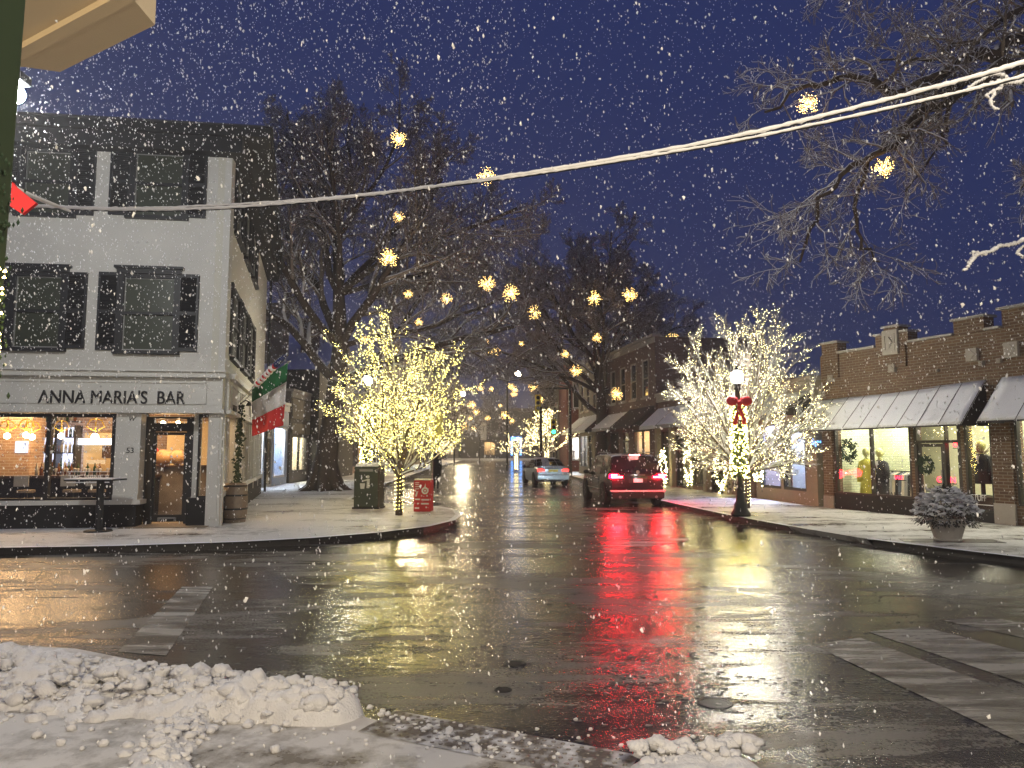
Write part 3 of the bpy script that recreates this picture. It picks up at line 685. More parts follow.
# starburst lights hung in the big trees
def star(Rr=.34, n=70, seed=1):
    q = random.Random(seed); t = thing('starburst_light', 'starburst light', 'starburst light', (0, 0, 0), 'starburst lights hung in the street trees')
    w = MB(); b = MB()
    for i in range(n):
        d = Vector((q.gauss(0, 1), q.gauss(0, 1), q.gauss(0, 1))).normalized(); L = Rr*q.uniform(.6, 1)
        w.tube([Vector((0, 0, 0)), d*L], [.004, .003], 3, cap=False)
        for k in (.35, .7, 1): b.tetra(d*L*k, .0085)
    w.build('wires', M['metal_grey'], t, uv=False); b.build('bulbs', M['star'], t, uv=False)
    return t
ST = star()
stars = []   # (u, v, Y, scale, label)
pos = [(398, 139, 28, 1.1, 'topmost starburst light in the huge left tree'), (486, 176, 27, 1.15, 'starburst light in the left tree just above the snowy cable'), (399, 217, 28, .75, 'small starburst light right below the cable in the left tree'),
 (389, 258, 27, 1.2, 'bright starburst light in the middle of the left tree'), (487, 284, 26, 1.0, 'left one of the bright pair of starburst lights between the two big trees'), (510, 293, 27, 1.1, 'right one of the bright pair of starburst lights between the two big trees'),
 (408, 294, 28, .6, 'faint small starburst light low in the left tree'), (447, 299, 28, .75, 'starburst light low on the right side of the left tree'), (419, 322, 29, .55, 'tiny starburst light over the glowing little tree'),
 (366, 340, 28, .5, 'tiny starburst light beside the left trunk above the street lamp'), (594, 298, 40, 1.35, 'starburst light high in the middle of the rounded tree'), (630, 295, 40, 1.35, 'highest starburst light on the right of the rounded tree'),
 (535, 313, 40, 1.3, 'starburst light high on the left of the rounded tree'), (597, 338, 41, .9, 'starburst light at the centre of the rounded tree'), (672, 341, 40, 1.4, 'rightmost starburst light of the rounded tree, nearest the fan-shaped tree'),
 (565, 354, 41, .8, 'small starburst light left of the rounded tree centre'), (576, 371, 40, 1.1, 'starburst light above the far traffic light in the rounded tree'), (617, 394, 40, 1.2, 'lowest starburst light, right over the braking car'),
 (494, 351, 42, 1.1, 'starburst light left of the rounded tree on a low bough'), (521, 344, 44, .6, 'faint starburst light next to a low bough of the rounded tree'), (487, 342, 46, .6, 'dim starburst light just above a brighter one on the left low bough'),
 (533, 387, 46, 1.0, 'starburst light above the yellow traffic signal'), (808, 104, 10.7, .55, 'near starburst light in the upper right boughs, just above the cable'), (883, 168, 11.1, .55, 'near starburst light below the cable in the upper right boughs')]
q_ = random.Random(77)
far_ = sorted([(q_.uniform(462, 560), q_.uniform(385, 428), q_.uniform(56, 90), q_.uniform(.7, 1.2)) for i in range(24)])
ORD = ['first', 'second', 'third', 'fourth', 'fifth', 'sixth', 'seventh', 'eighth', 'ninth', 'tenth', 'eleventh', 'twelfth']
for i, k in enumerate(far_): pos.append((*k, 'far off starburst light above the street end, '+(ORD[i]+' from the left' if i < 12 else ORD[23-i]+' from the right')))
for i, (u, v, Y, sc, lab) in enumerate(pos):
    w = P(u, v, Y); o = ST if i == 0 else dup(ST)
    o.location = w; o.scale = (sc,)*3; o['label'] = lab; o.rotation_euler = (0, 0, i*1.3)
    if i >= 24: o['group'] = 'far starburst lights above the street'
# ------------------------------------------------------------------ the corner bar
BF = Fr((*G(219, 526, .14).xy, 0), radians(7.5)); c0 = BF.o
bar_b = thing('bar_building', 'pale three storey corner building with black shutters and a lit bar at street level', 'building', (c0.x, c0.y, 0))
SD = Vector((-.262, .965, 0)).normalized(); SF = Fr((c0.x, c0.y, 0), atan2(SD.y, SD.x)); SLEN = 12.7
X0 = -13.5; ZC = BF.px(120, 372)[1]; ZT = BF.px(200, 147)[1]; ZE = ZT+.15
def hole(fr, u0, v0, u1, v1, d=0):
    a = fr.px(u0, (v0+v1)/2, d)[0]; b = fr.px(u1, (v0+v1)/2, d)[0]; um = (u0+u1)/2
    return [a, b, fr.px(um, v1, d)[1], fr.px(um, v0, d)[1]]
wins = [hole(BF, 13, 275, 62, 347), hole(BF, 122, 277, 175, 350), hole(BF, 20, 150, 62, 213), hole(BF, 134, 153, 184, 216)]
w4 = wins[0][:]; dx = wins[1][0]-wins[0][0]; wins[2][0], wins[2][1] = wins[0][0]+.05, wins[0][1]+.05
wins += [[wins[0][0]-dx, wins[0][1]-dx, wins[0][2], wins[0][3]], [wins[2][0]-dx, wins[2][1]-dx, wins[2][2], wins[2][3]]]
m = MB(BF); m.wall(X0, 0, ZC, ZE, 0, .3, wins); m.build('wall', M['render'], bar_b)
def shuttered(fr, h, root, shut=.62, lab=None, hood=True, depth=0.0, mat_shut='black_paint'):
    x0, x1, z0, z1 = h; w = x1-x0
    f = MB(fr); f.box(x0-.07, x0+.03, -.05, .16, z0-.02, z1+.06); f.box(x1-.03, x1+.07, -.05, .16, z0-.02, z1+.06); f.box(x0+.03, x1-.03, -.05, .16, z1-.03, z1+.06)
    f.box(x0+.03, x1-.03, -.03, .16, (z0+z1)/2-.03, (z0+z1)/2+.03); fo = f.build('window', M['black_paint'], root)
    MB(fr).box(x0-.14, x1+.14, -.12, .16, z0-.10, z0-.02).build('sill', M['black_paint'], fo)
    if hood: g = MB(fr); g.box(x0-.12, x1+.12, -.10, 0.0, z1+.06, z1+.17); g.box(x0-.17, x1+.17, -.15, 0.0, z1+.17, z1+.23); g.build('hood', M['black_paint'], fo)
    MB(fr).box(x0+.03, x1-.03, .05, .07, z0-.02, z1-.03).build('pane', M['blind'], fo)
    l_ = MB(fr)
    for (a, b, c, d) in ((x0+.03, x1-.03, z0-.0, z0+.02), (x0+.03, x1-.03, z1-.05, z1-.03)): l_.box(a, b, .02, .05, c, d)
    l_.box(x0+.03, x0+.045, .02, .05, z0+.02, z1-.05); l_.box(x1-.045, x1-.03, .02, .05, z0+.02, z1-.05); l_.build('sash', M['metal_grey'], fo)
    for sx in (0, 1):
        a = x0-.07-shut*.62 if sx == 0 else x1+.07; b = a+shut*.62; s = MB(fr)
        s.box(a, a+.05, -.06, -.002, z0-.02, z1+.08); s.box(b-.05, b, -.06, -.002, z0-.02, z1+.08)
        for z in (z0-.02, (z0+z1)/2-.03, z1): s.box(a+.05, b-.05, -.06, -.002, z, z+.08)
        z = z0+.06
        while z < z1:
            s.add([fr.pt(a+.05, -.05, z), fr.pt(b-.05, -.05, z), fr.pt(b-.05, -.015, z+.045), fr.pt(a+.05, -.015, z+.045)], [(0, 1, 2, 3)]); z += .05
        s.box(a+.05, b-.05, -.012, -.002, z0, z1)
        s.build('shutter', M['black_paint'], fo)
    return fo
for i, h in enumerate(wins): shuttered(BF, h, bar_b, .72, hood=(i not in (2, 3, 5)))
# side wall
sw = []
for (u0, v0, u1, v1) in ((231.5, 283, 238.5, 366), (242, 304, 247, 378), (250, 320, 254, 384)):
    a = SF.px(u0, 320)[0]; b = SF.px(u1, 320)[0]; z1 = SF.px((u0+u1)/2, (v0+0))[1]; sw.append([a, b, wins[1][2], wins[1][3]])
st = [[a, b, wins[3][2], wins[3][3]] for a, b, _, _ in sw]
m = MB(SF); m.wall(.02, SLEN, ZC, ZE, 0, .3, sw+st); m.build('side_wall', M['side_wall'], bar_b)
for h in sw+st: shuttered(SF, h, bar_b, .45, hood=False)
# back, roof, eaves
bl = SF.loc(BF.pt(X0, 9, 0))
m = MB(BF); m.box(X0, X0+.25, .3, 9, 0, ZE); q = BF.loc(SF.pt(SLEN, 0, 0)); m.box(X0, q.x, q.y-.3, q.y, 0, ZE); m.build('rear_wall', M['render'], bar_b)
eo = .85
corner = [(X0-.4, -.5), (.95, -.45), (q.x+.5, q.y+.5), (X0-.4, q.y+.5)]
m = MB(BF); m.prism(corner, ZE-.02, ZE+.20); m.prism([(X0-.4, -.35), (.3, -.35), (q.x+.4, q.y+.3), (X0-.4, q.y+.3)], ZE-.38, ZE-.022); m.build('eaves', M['eave'], bar_b)
MB(BF).prism([(X0-.45, -.55), (1.0, -.5), (q.x+.55, q.y+.55), (X0-.45, q.y+.55)], ZE+.20, ZE+.24).build('roof', M['roof'], bar_b)
MB(BF).tube([SF.pt(SLEN+.05, -.15, .2), SF.pt(SLEN+.05, -.15, ZE-.4)], .05, 8).build('downpipe', M['black_paint'], bar_b)
# shopfront
zf0, zf1 = BF.px(120, 413)[1], ZC
m = MB(BF); m.box(X0, 0, -.10, .25, zf0, zf1-.12); m.box(X0, .08, -.24, .25, zf1-.12, zf1); m.box(X0, .10, -.30, .1, zf1, zf1+.05); m.box(X0, .06, -.18, -.1, zf0, zf0+.09)
for z in (zf0+.2, zf1-.25): m.box(X0, -.35, -.125, -.10, z, z+.03)
m.box(-.38, -.35, -.125, -.10, zf0+.2, zf1-.22)
m.build('fascia', M['white_paint'], bar_b)
m = MB(SF); m.box(.1, SLEN, -.10, .25, zf0, zf1-.12); m.box(.1, SLEN, -.22, .25, zf1-.12, zf1); m.box(.02, SLEN, -.17, -.1, zf0, zf0+.09)
for i in range(5):
    a = .5+i*2.6; m.box(a, a+2.2, -.125, -.10, zf0+.18, zf0+.21); m.box(a, a+2.2, -.125, -.10, zf1-.26, zf1-.23)
    m.box(a, a+.03, -.124, -.10, zf0+.21, zf1-.26); m.box(a+2.17, a+2.2, -.124, -.10, zf0+.21, zf1-.26)
m.build('side_fascia', M['white_paint'], bar_b)
# letters
xl, zl = BF.px(38, 403, -.13); xr, _ = BF.px(185, 403, -.13)
t = text('lettering', "ANNA MARIA'S  BAR", .42, BF, xl, -.13, zl, M['letter'], bar_b, .02)
xs_ = [BF.loc(v.co+parent_loc(bar_b)).x for v in t.data.vertices]; k_ = (xr-xl)/(max(xs_)-min(xs_)); zs_ = [v.co.z for v in t.data.vertices]
kz = (BF.px(100, 390, -.13)[1]-zl)/(max(zs_)-min(zs_))
for v in t.data.vertices:
    w = BF.loc(v.co+parent_loc(bar_b)); w.x = xl+(w.x-min(xs_))*k_; w.z = zl+(v.co.z-min(zs_))*kz; v.co = BF.pt(w.x, w.y, w.z)-parent_loc(bar_b)
# ground storey openings
wx0, wx1 = X0+.4, BF.px(115, 460)[0]; wz0 = BF.px(100, 500)[1]; wz1 = zf0-.02
px0, px1 = wx1, BF.px(141, 460)[0]; dx0, dx1 = BF.px(147, 470, .55)[0], BF.px(193, 470, .55)[0]; qx0 = BF.px(207, 470)[0]
m = MB(BF)
m.box(wx1, px1-.02, -.04, .3, wz0+.0, zf0); m.box(wx1-.0, px1-.02, -.07, -.04, wz0, wz0+.12); m.box(qx0, 0, -.03, .3, .14, zf0)
m.box(qx0+.06, -.06, -.05, -.03, .3, zf0-.1)
m.box(X0, px1+.05, -.09, .3, wz0-.10, wz0); m.build('pilaster', M['white_paint'], bar_b)
# recess side by the door, sloping in
rc = MB(BF); rc.add([BF.pt(px1-.02, 0, wz0-.1), BF.pt(dx0-.02, .55, wz0-.1), BF.pt(dx0-.02, .62, wz0-.1), BF.pt(px1-.02, .1, wz0-.1),
     BF.pt(px1-.02, 0, wz0), BF.pt(dx0-.02, .55, wz0), BF.pt(dx0-.02, .62, wz0), BF.pt(px1-.02, .1, wz0)], [(0, 1, 5, 4), (4, 5, 6, 7), (0, 3, 2, 1)])
rc.build('recess_sill', M['white_paint'], bar_b)
m = MB(BF); m.box(X0, px1-.05, -.04, .3, .1, wz0-.10); m.add([BF.pt(px1-.05, -.04, .1), BF.pt(dx0-.04, .52, .1), BF.pt(dx0-.04, .52, wz0-.1), BF.pt(px1-.05, -.04, wz0-.1)], [(0, 1, 2, 3)])
m.box(qx0-.45, qx0, .1, .3, .1, .14+.62); m.build('stall_riser', M['dark_base'], bar_b)
xm = BF.px(47.5, 460)[0]; w_ = MB(BF)
for x in (wx0, xm-.05, wx1-.09): w_.box(x, x+.09, -.01, .12, wz0, wz1)
for x in (wx0, ): pass
w_.box(wx0, wx1, .0, .11, wz1-.08, wz1); w_.box(wx0, wx1, .0, .11, wz0, wz0+.05)
wf = w_.build('window', M['dark_frame'], bar_b)
MB(BF).box(wx0+.09, xm-.05, .05, .06, wz0+.05, wz1-.08).build('pane', M['glass'], wf); pg = MB(BF).box(xm+.04, wx1-.09, .05, .06, wz0+.05, wz1-.08).build('pane', M['glass'], wf)
# oblique pane between the big window and door
ob = MB(BF); ob.add([BF.pt(px1+.02, .08, wz0), BF.pt(dx0-.06, .52, wz0), BF.pt(dx0-.06, .52, zf0), BF.pt(px1+.02, .08, zf0)], [(0, 1, 2, 3)]); ob.build('pane', M['glass'], wf)
ob = MB(BF); ob.tube([BF.pt((px1+dx0)/2, .3, wz0), BF.pt((px1+dx0)/2, .3, zf0)], .04, 4); ob.tube([BF.pt(dx0-.05, .55, wz0-.3), BF.pt(dx0-.05, .55, zf0)], .05, 4); ob.build('mullion', M['dark_frame'], wf)
# etched words on the glass
x1_, z1_ = BF.px(68, 477.5, .03)
t = text('lettering', 'THE WINE BAR', .155, BF, x1_, .035, z1_-.05, M['white'], wf, .003, squash=1.0)
l_ = MB(BF); zt_ = z1_-.12; l_.box(x1_-.03, x1_+1.1, .03, .04, zt_, zt_+.02); l_.box(x1_-.03, x1_+.9, .03, .04, zt_+.24, zt_+.255); l_.build('glass_lines', M['white'], wf)
x_, z_ = BF.px(126, 453, -.045); text('street_number', '53', .17, BF, x_, -.045, z_, M['letter'], bar_b, .006)
x_, z_ = BF.px(128, 421, -.045); text('bird_mark', 'W', .14, BF, x_, -.045, z_, M['letter'], bar_b, .006, shear=.3)
# door
dz1 = BF.px(170, 430, .55)[1]; dtr = zf0-.06
dr = MB(BF); dr.box(dx0-.02, dx0+.14, .5, .6, .14, dtr); dr.box(dx1-.16, dx1+.02, .5, .6, .14, dtr); dr.box(dx0+.14, dx1-.16, .5, .6, dz1-.04, dz1+.16); dr.box(dx0+.14, dx1-.16, .5, .6, dtr-.04, dtr)
fd = dr.build('door_frame', M['dark_frame'], bar_b)
d_ = MB(BF); d_.box(dx0+.145, dx0+.19, .53, .57, .2, dz1-.05); d_.box(dx1-.21, dx1-.165, .53, .57, .2, dz1-.05); d_.box(dx0+.19, dx1-.21, .53, .57, .2, .36); d_.box(dx0+.19, dx1-.21, .53, .57, dz1-.12, dz1-.05)
d_ = d_.build('door', M['dark_frame'], bar_b)
MB(BF).box(dx0+.19, dx1-.21, .545, .555, .36, dz1-.12).build('pane', M['glass'], d_)
MB(BF).box(dx0+.3, dx1-.32, .48, .53, .27, .30).box(dx0+.3, dx0+.34, .47, .53, .22, .3).box(dx1-.36, dx1-.32, .47, .53, .22, .3).build('handle', M['metal_grey'], d_)
MB(BF).box(dx0+.14, dx1-.16, .545, .555, dz1+.16, dtr-.04).build('pane', M['glass'], fd)
m = MB(BF); m.box(dx1+.02, dx1+.16, .42, .6, .14, zf0); m.box(dx1+.16, qx0+.02, .3, .5, .1, .14+.60); m.build('door_pier', M['white_paint'], bar_b)
sl_ = MB(BF); sl_.box(dx1+.16, dx1+.20, .3, .4, .74, zf0); sl_.box(dx1+.2, qx0, .3, .4, .74, .8); sl_.box(dx1+.2, qx0, .3, .4, zf0-.08, zf0); s2 = sl_.build('window', M['dark_frame'], bar_b)
MB(BF).box(dx1+.2, qx0, .34, .35, .8, zf0-.08).build('pane', M['glass'], s2)
m = MB(BF); m.prism([(X0, .26), (0, .26), (0, .9), (X0, .9)], zf0+.02, zf0+.06); m.build('soffit', M['white_paint'], bar_b)
MB(BF).box(px1-.3, qx0+.1, -.3, 1.2, .12, .155).build('doorstep', M['wood'], bar_b)
# side shopfront: tall windows with white mullions
m = MB(SF); m.box(.03, .2, -.04, .25, .14, zf0); g = MB(SF); fr_ = MB(SF)
for i in range(6):
    a = .25+i*2.1; fr_.box(a-.06, a+.10, -.03, .2, .55, zf0); fr_.box(a+.9, a+1.0, -.01, .15, .9, zf0); g.box(a+.10, a+.9, .08, .09, .9, zf0-.05); g.box(a+1.0, a+2.04, .08, .09, .9, zf0-.05)
m.box(.2, SLEN, -.05, .25, .78, .9); m.build('side_pilaster', M['white_paint'], bar_b); f2 = fr_.build('window', M['white_paint'], bar_b); g.build('pane', M['glass'], f2)
MB(SF).box(.2, SLEN, -.02, .25, .1, .78).build('side_riser', M['dark_base'], bar_b)
# interior shell
IZ = zf0-.02
m = MB(BF); m.box(X0+.3, -1.15, 5.6, 5.7, .1, IZ+.45); m.build('interior_wall', M['brick_int'], bar_b)
m = MB(BF); m.prism([(X0+.3, .3), (-.35, .3), (-1.1, 5.6), (X0+.3, 5.6)], IZ+.42, IZ+.48); m.build('ceiling', plain('bar_ceiling', (.30, .16, .08), .7), bar_b)
m = MB(BF); m.prism([(X0+.3, .7), (-.4, .7), (-1.1, 5.6), (X0+.3, 5.6)], .10, .15); m.build('bar_floor', M['wood_dark'], bar_b)
m = MB(BF); cx_ = BF.px(17, 440, 3.5)[0]; m.box(cx_-.4, cx_+.45, 3.3, 4.0, .15, IZ+.05); m.build('brick_column', M['brick_int'], bar_b)
m = MB(BF); a_ = BF.px(88, 440, 5.5)[0]; m.box(a_-.1, BF.px(150, 440, 5.5)[0], 5.5, 5.58, 1.2, IZ-.3); m.build('gold_wall', plain('gold_wall', (.62, .42, .17), .45, var=.35, scale=3), bar_b)
# bar interior fittings
b0 = BF.pt(-6, 2.2, .15)
ct = thing('bar_counter', 'long dark bar counter running behind the big lit window', 'counter', b0)
MB(BF).box(X0+.6, wx1+.2, 2.0, 2.5, .15, 1.16).build('front', M['dark_base'], ct); MB(BF).box(X0+.6, wx1+.25, 1.85, 2.6, 1.16, 1.22).build('counter_top', M['wood_dark'], ct)
sh = thing('bottle_shelving', 'tall bottle shelving with lit shelves against the bar back wall', 'shelving', BF.pt(-5, 5.2, .15))
ux0 = BF.px(40, 440, 5.1)[0]; ux1 = BF.px(78, 440, 5.1)[0]; zz = [1.25, 1.75, 2.2, 2.65, 3.05]
m = MB(BF)
for x in (ux0, (ux0+ux1)/2, ux1): m.box(x-.03, x+.03, 4.9, 5.3, .15, IZ-.1)
for z in zz: m.box(ux0, ux1, 4.92, 5.3, z, z+.03)
m.build('rack', M['dark_frame'], sh); MB(BF).box(ux0, ux1, 5.31, 5.34, 1.3, IZ-.15).build('lit_back', M['screen'], sh)
lx1 = BF.px(118, 440, 4.9)[0]
MB(BF).box(ux1+.05, lx1+.6, 5.0, 5.2, 2.0, 2.18).build('light_shelf', M['shelf_light'], sh)
rng = random.Random(9)
bot = []
bc = [plain('bottle_green', (.03, .08, .03), .15), plain('bottle_amber', (.25, .09, .02), .15), plain('bottle_clear', (.5, .5, .45), .15)]
for c in range(3):
    o = MB().lathe([(.0, 0), (.038, 0), (.038, .19), (.014, .24), (.014, .30), (0, .30)], n=8, cap=False).build('bottle', bc[c], None, smooth=True, uv=False); bot.append(o)
bl_ = ['dark green wine bottle on the back bar shelving', 'amber bottle on the back bar shelving', 'clear bottle on the back bar shelving']
k = 0
for z in zz[:4]:
    for i in range(9):
        c = rng.randrange(3); o = bot[c] if not bot[c].get('label') else bot[c].copy()
        if o is not bot[c]: COL.objects.link(o)
        o.location = BF.pt(ux0+.08+(ux1-ux0-.16)*i/8, 5.05, z+.03); tag(o, ('dark green', 'amber', 'clear')[c]+' bottle, '+ORD[i]+' from the left on the '+('lowest', 'second', 'third', 'top')[k//9]+' back bar shelf', 'bottle', 'bottles on the back bar shelves'); k += 1
for i in range(10):
    c = rng.randrange(3); o = bot[c].copy(); COL.objects.link(o); o.location = BF.pt(ux1+.3+i*.17, 2.2+rng.uniform(-.08, .1), 1.22)
    tag(o, ('dark green', 'amber', 'clear')[c]+' bottle on the bar counter, '+ORD[i]+' from the left in its row', 'bottle', 'bottles on the bar counter')
# pendants
pn = []
for i, (u, v, sc) in enumerate(((7, 436, 1), (26, 435, 1), (32, 437, 1), (61, 436, 1), (95, 437, 1.2))):
    x, z = BF.px(u, v, 2.6); 
    if i == 0:
        t = thing('pendant_lamp', 'x', 'pendant lamp', (0, 0, 0), 'pendant lamps over the bar')
        MB().ball((0, 0, 0), .075, 8, 6).build('bulb', M['warm_lamp'], t, uv=False)
        MB().tube([(0, 0, .07), (0, 0, .75)], .008, 4).build('cord', M['metal_dark'], t, uv=False)
        cg = MB()
        for k in range(6):
            a = k*pi/3; cg.tube([(0, 0, .12), (.2*cos(a), .2*sin(a), .22), (.12*cos(a), .12*sin(a), .36), (0, 0, .4)], .012, 4)
        cg.build('wire_shade', M['yellow'], t, uv=False); pn.append(t); t.location = BF.pt(x, 2.6, z)
    else: t = dup(pn[0], BF.pt(x, 2.6, z))
    t['label'] = ['leftmost glowing pendant lamp in the bar window', 'glowing pendant lamp left of the brick column edge', 'pendant lamp just right of the brick column', 'pendant lamp before the bottle shelving', 'largest pendant lamp before the golden wall'][i]; t.scale = (sc,)*3
# framed notices and decorations, food counter seen through the door
for i, (v, c) in enumerate(((443, 'red'), (454, 'yellow'), (466, 'plate'))):
    x, z = BF.px(8, v, 4.5); o = MB(BF).box(x-.17, x+.17, 4.5, 4.53, z-.2, z+.2).build('frame', M['wood'], None, loc=BF.pt(x, 4.5, z))
    o.name = 'picture'; tag(o, ('top', 'middle', 'bottom')[i]+' small framed picture left of the brick column in the bar', 'picture', 'framed pictures in the bar')
fc = thing('food_counter', 'food display on a dark counter seen through the bar door', 'counter', BF.pt(-1.9, 2.4, .15))
ex0, ex1 = BF.px(150, 470, 2.4)[0]-.2, BF.px(195, 470, 2.4)[0]+.4
MB(BF).box(ex0, ex1, 2.3, 2.6, .15, 1.42).build('front', plain('counter_front', (.2, .16, .12), .4, var=.5, scale=5), fc); MB(BF).box(ex0, ex1, 2.2, 2.6, 1.42, 1.46).build('counter_top', M['wood_dark'], fc)
lo = MB(); p_ = BF.pt(BF.px(163, 460, 2.4)[0], 2.4, 1.66); lo.ball(p_, .33, 14, 8, (1.05, .6, .62)); p2_ = BF.pt(BF.px(178, 460, 2.3)[0], 2.3, 1.66); lo.ball(p2_, .25, 12, 8, (.9, .7, .8))
o = lo.build('roast', plain('roast', (.62, .36, .16), .5, bump=.8, bscale=14), None, smooth=True, uv=False, loc=p_); tag(o, 'big golden brown loaf shape on the counter behind the bar door', 'food')
MB(BF).box(ex0, min(ex1, -.9), 4.2, 4.25, .15, IZ).build('partition', plain('cream_wall', (.7, .55, .33), .7), bar_b)
m = MB(); 
for k in range(26):
    c = BF.pt(ex0+rng.uniform(0, .45), 2.3, 1.5+rng.uniform(0, .35)); m.octa(c, .06)
o = m.build('poinsettia', M['red'], None, loc=BF.pt(ex0+.2, 2.3, 1.5)); tag(o, 'red poinsettia plant on the counter behind the bar door', 'plant')
# lamps inside
cl = thing('ceiling_light', 'long warm ceiling light over the bar counter', 'ceiling light', BF.pt(-5.5, 3, IZ)); MB(BF).box(X0+1.5, wx1-.2, 2.9, 3.3, IZ+.34, IZ+.40).build('diffuser', M['warm_panel'], cl)
cl = thing('ceiling_light', 'warm ceiling light just inside the bar door', 'ceiling light', BF.pt(-2, 1.2, IZ)); MB(BF).box(ex0+.2, ex1-.1, 1.1, 1.9, IZ+.34, IZ+.40).build('diffuser', M['warm_panel'], cl)
for i, u in enumerate((163, 178)):
    x, z = BF.px(u, 423, 1.0); o = MB().ball(BF.pt(x, 1.0, z), .05, 8, 6).build('light_bulb', M['warm_lamp'], None, uv=False, loc=BF.pt(x, 1.0, z)); tag(o, ('left', 'right')[i]+' bare bulb glowing over the bar door', 'light bulb', 'bulbs over the bar door')
# mannequins of furniture: stools
ORD_ = 0
stl = thing('bar_stool', 'bar stool', 'stool', BF.pt(-8, 1.3, .15), 'stools at the bar counter')
base_s = BF.pt(-8, 1.3, .15); m = MB(); 
for k in range(4): a = pi/4+k*pi/2; m.tube([base_s+Vector((.2*cos(a), .2*sin(a), 0)), base_s+Vector((.13*cos(a), .13*sin(a), .7))], .015, 5)
m.build('legs', M['metal_dark'], stl); MB().lathe([(0, 0), (.19, 0), (.19, .06), (0, .06)], base_s+Vector((0, 0, .7)), 12, cap=False).build('seat', M['wood'], stl, uv=False); MB(BF).box(-8.16, -7.84, 1.06, 1.09, 1.0, 1.25).build('backrest', M['stone'], stl)
for i, u in enumerate((26, 72, 97)):
    x = BF.px(u, 490, 1.3)[0]; o = stl if i == 0 else dup(stl); o.location = BF.pt(x, 1.3, .15); o['label'] = ('leftmost bar stool in the big bar window', 'middle bar stool, under the words on the glass', 'bar stool nearest the window pilaster by the door')[i]

# clutter on the counter and the gold wall
wg = MB().lathe([(0, 0), (.035, 0), (.006, .01), (.005, .08), (.03, .10), (.036, .15), (.03, .18), (.028, .18), (.033, .15), (.027, .105), (0, .09)], n=8, cap=False).build('wine_glass', plain('glassware', (.75, .72, .65), .1), None, smooth=True, uv=False)
for i in range(11):
    o = wg if i == 0 else wg.copy()
    if i: COL.objects.link(o)
    o.location = BF.pt(BF.px(56+i*5.5, 470, 2.05)[0], 2.05+.12*(i % 2), 1.22); tag(o, 'wine glass on the bar counter, '+ORD[i]+' from the left in its row', 'glass', 'wine glasses on the bar counter')
for i, (u, v, w2_, h2_, mt_, lab) in enumerate(((22, 447, .3, .3, 'screen', 'small bright screen on the brick column in the bar'), (38, 458, .28, .22, 'plate', 'white notice behind the bar left of the shelving'), (36, 445, .2, .25, 'red', 'red framed poster left of the bottle shelving'), (108, 452, .3, .36, 'wood_dark', 'dark framed picture on the golden bar wall'), (96, 462, .5, .12, 'plate', 'pale card on the golden bar wall'))):
    d_2 = 3.28 if i == 0 else 4.85; x, z = BF.px(u, v, d_2); o = MB(BF).box(x-w2_/2, x+w2_/2, d_2-.03, d_2, z-h2_/2, z+h2_/2).build('picture', M[mt_], None, loc=BF.pt(x, d_2, z)); tag(o, lab, 'picture')
# things in front of the bar
ht_p = G(98, 531.5, .14); t = thing('high_table', 'tall dark outdoor table with a thin snowy top before the bar window', 'table', ht_p)
zt = P(92, 479, ht_p.y).z
MB().tube([ht_p+Vector((.02, 0, .02)), Vector((ht_p.x, ht_p.y, zt-.02))], .075, 10).build('post', M['black_paint'], t, uv=False)
MB().box(ht_p.x-.6, ht_p.x+.4, ht_p.y-.3, ht_p.y+.3, zt-.03, zt).build('tabletop', M['black_paint'], t); MB().box(ht_p.x-.59, ht_p.x+.39, ht_p.y-.29, ht_p.y+.29, zt, zt+.02).build('snow_cover', M['snow_soft'], t)
MB().lathe([(0, 0), (.28, 0), (.26, .03), (.05, .05), (0, .05)], ht_p, 14, cap=False).build('foot', M['black_paint'], t, uv=False)
bp_ = G(234, 522, .14); t = thing('barrel', 'weathered grey wooden barrel standing by the bar corner', 'barrel', bp_)
MB().lathe([(0, 0), (.25, 0), (.285, .2), (.30, .45), (.285, .7), (.25, .92), (.22, .92), (.22, .88), (0, .88)], bp_, 20, cap=False).build('staves', M['wood'], t, smooth=True, uv=False)
for z, r in ((.08, .262), (.3, .295), (.62, .295), (.84, .268)): MB().lathe([(r, 0), (r+.006, .0), (r+.006, .04), (r, .04)], bp_+Vector((0, 0, z)), 20, cap=False).build('hoop', M['metal_dark'], t, uv=False)
# garland of greenery at side wall beyond barrel
m = MB(); rng = random.Random(3)
for k in range(420): c = SF.pt(2.3+rng.gauss(0, .08), -.14+rng.gauss(0, .05), rng.uniform(.3, 3.0)); m.octa(c, rng.uniform(.02, .05))
o = m.build('wall_garland', M['pine'], None, uv=False, loc=SF.pt(2.3, -.1, .3)); tag(o, 'dark evergreen garland climbing the bar side wall beside the barrel', 'garland')
# wall lamp
wp = SF.pt(SF.px(236, 404)[0], -.12, SF.px(236, 404)[1]); t = thing('wall_lamp', 'small black wall lamp on the white side fascia of the bar', 'wall lamp', wp)
MB().tube([wp+Vector((-.02, 0, 0)), wp+Vector((.15, -.05, .1)), wp+Vector((.25, -.08, .05))], .015, 5).build('arm', M['black_paint'], t, uv=False); MB().lathe([(0, .1), (.03, .1), (.09, 0), (.085, 0), (0, .06)], wp+Vector((.25, -.08, -.05)), 10, cap=False).build('shade', M['black_paint'], t, uv=False)
# side sign
xs1, zs1 = SF.px(233, 411, -.13); text('side_lettering', 'ANNA', .3, SF, xs1, -.13, zs1-.05, M['letter'], bar_b, .01)

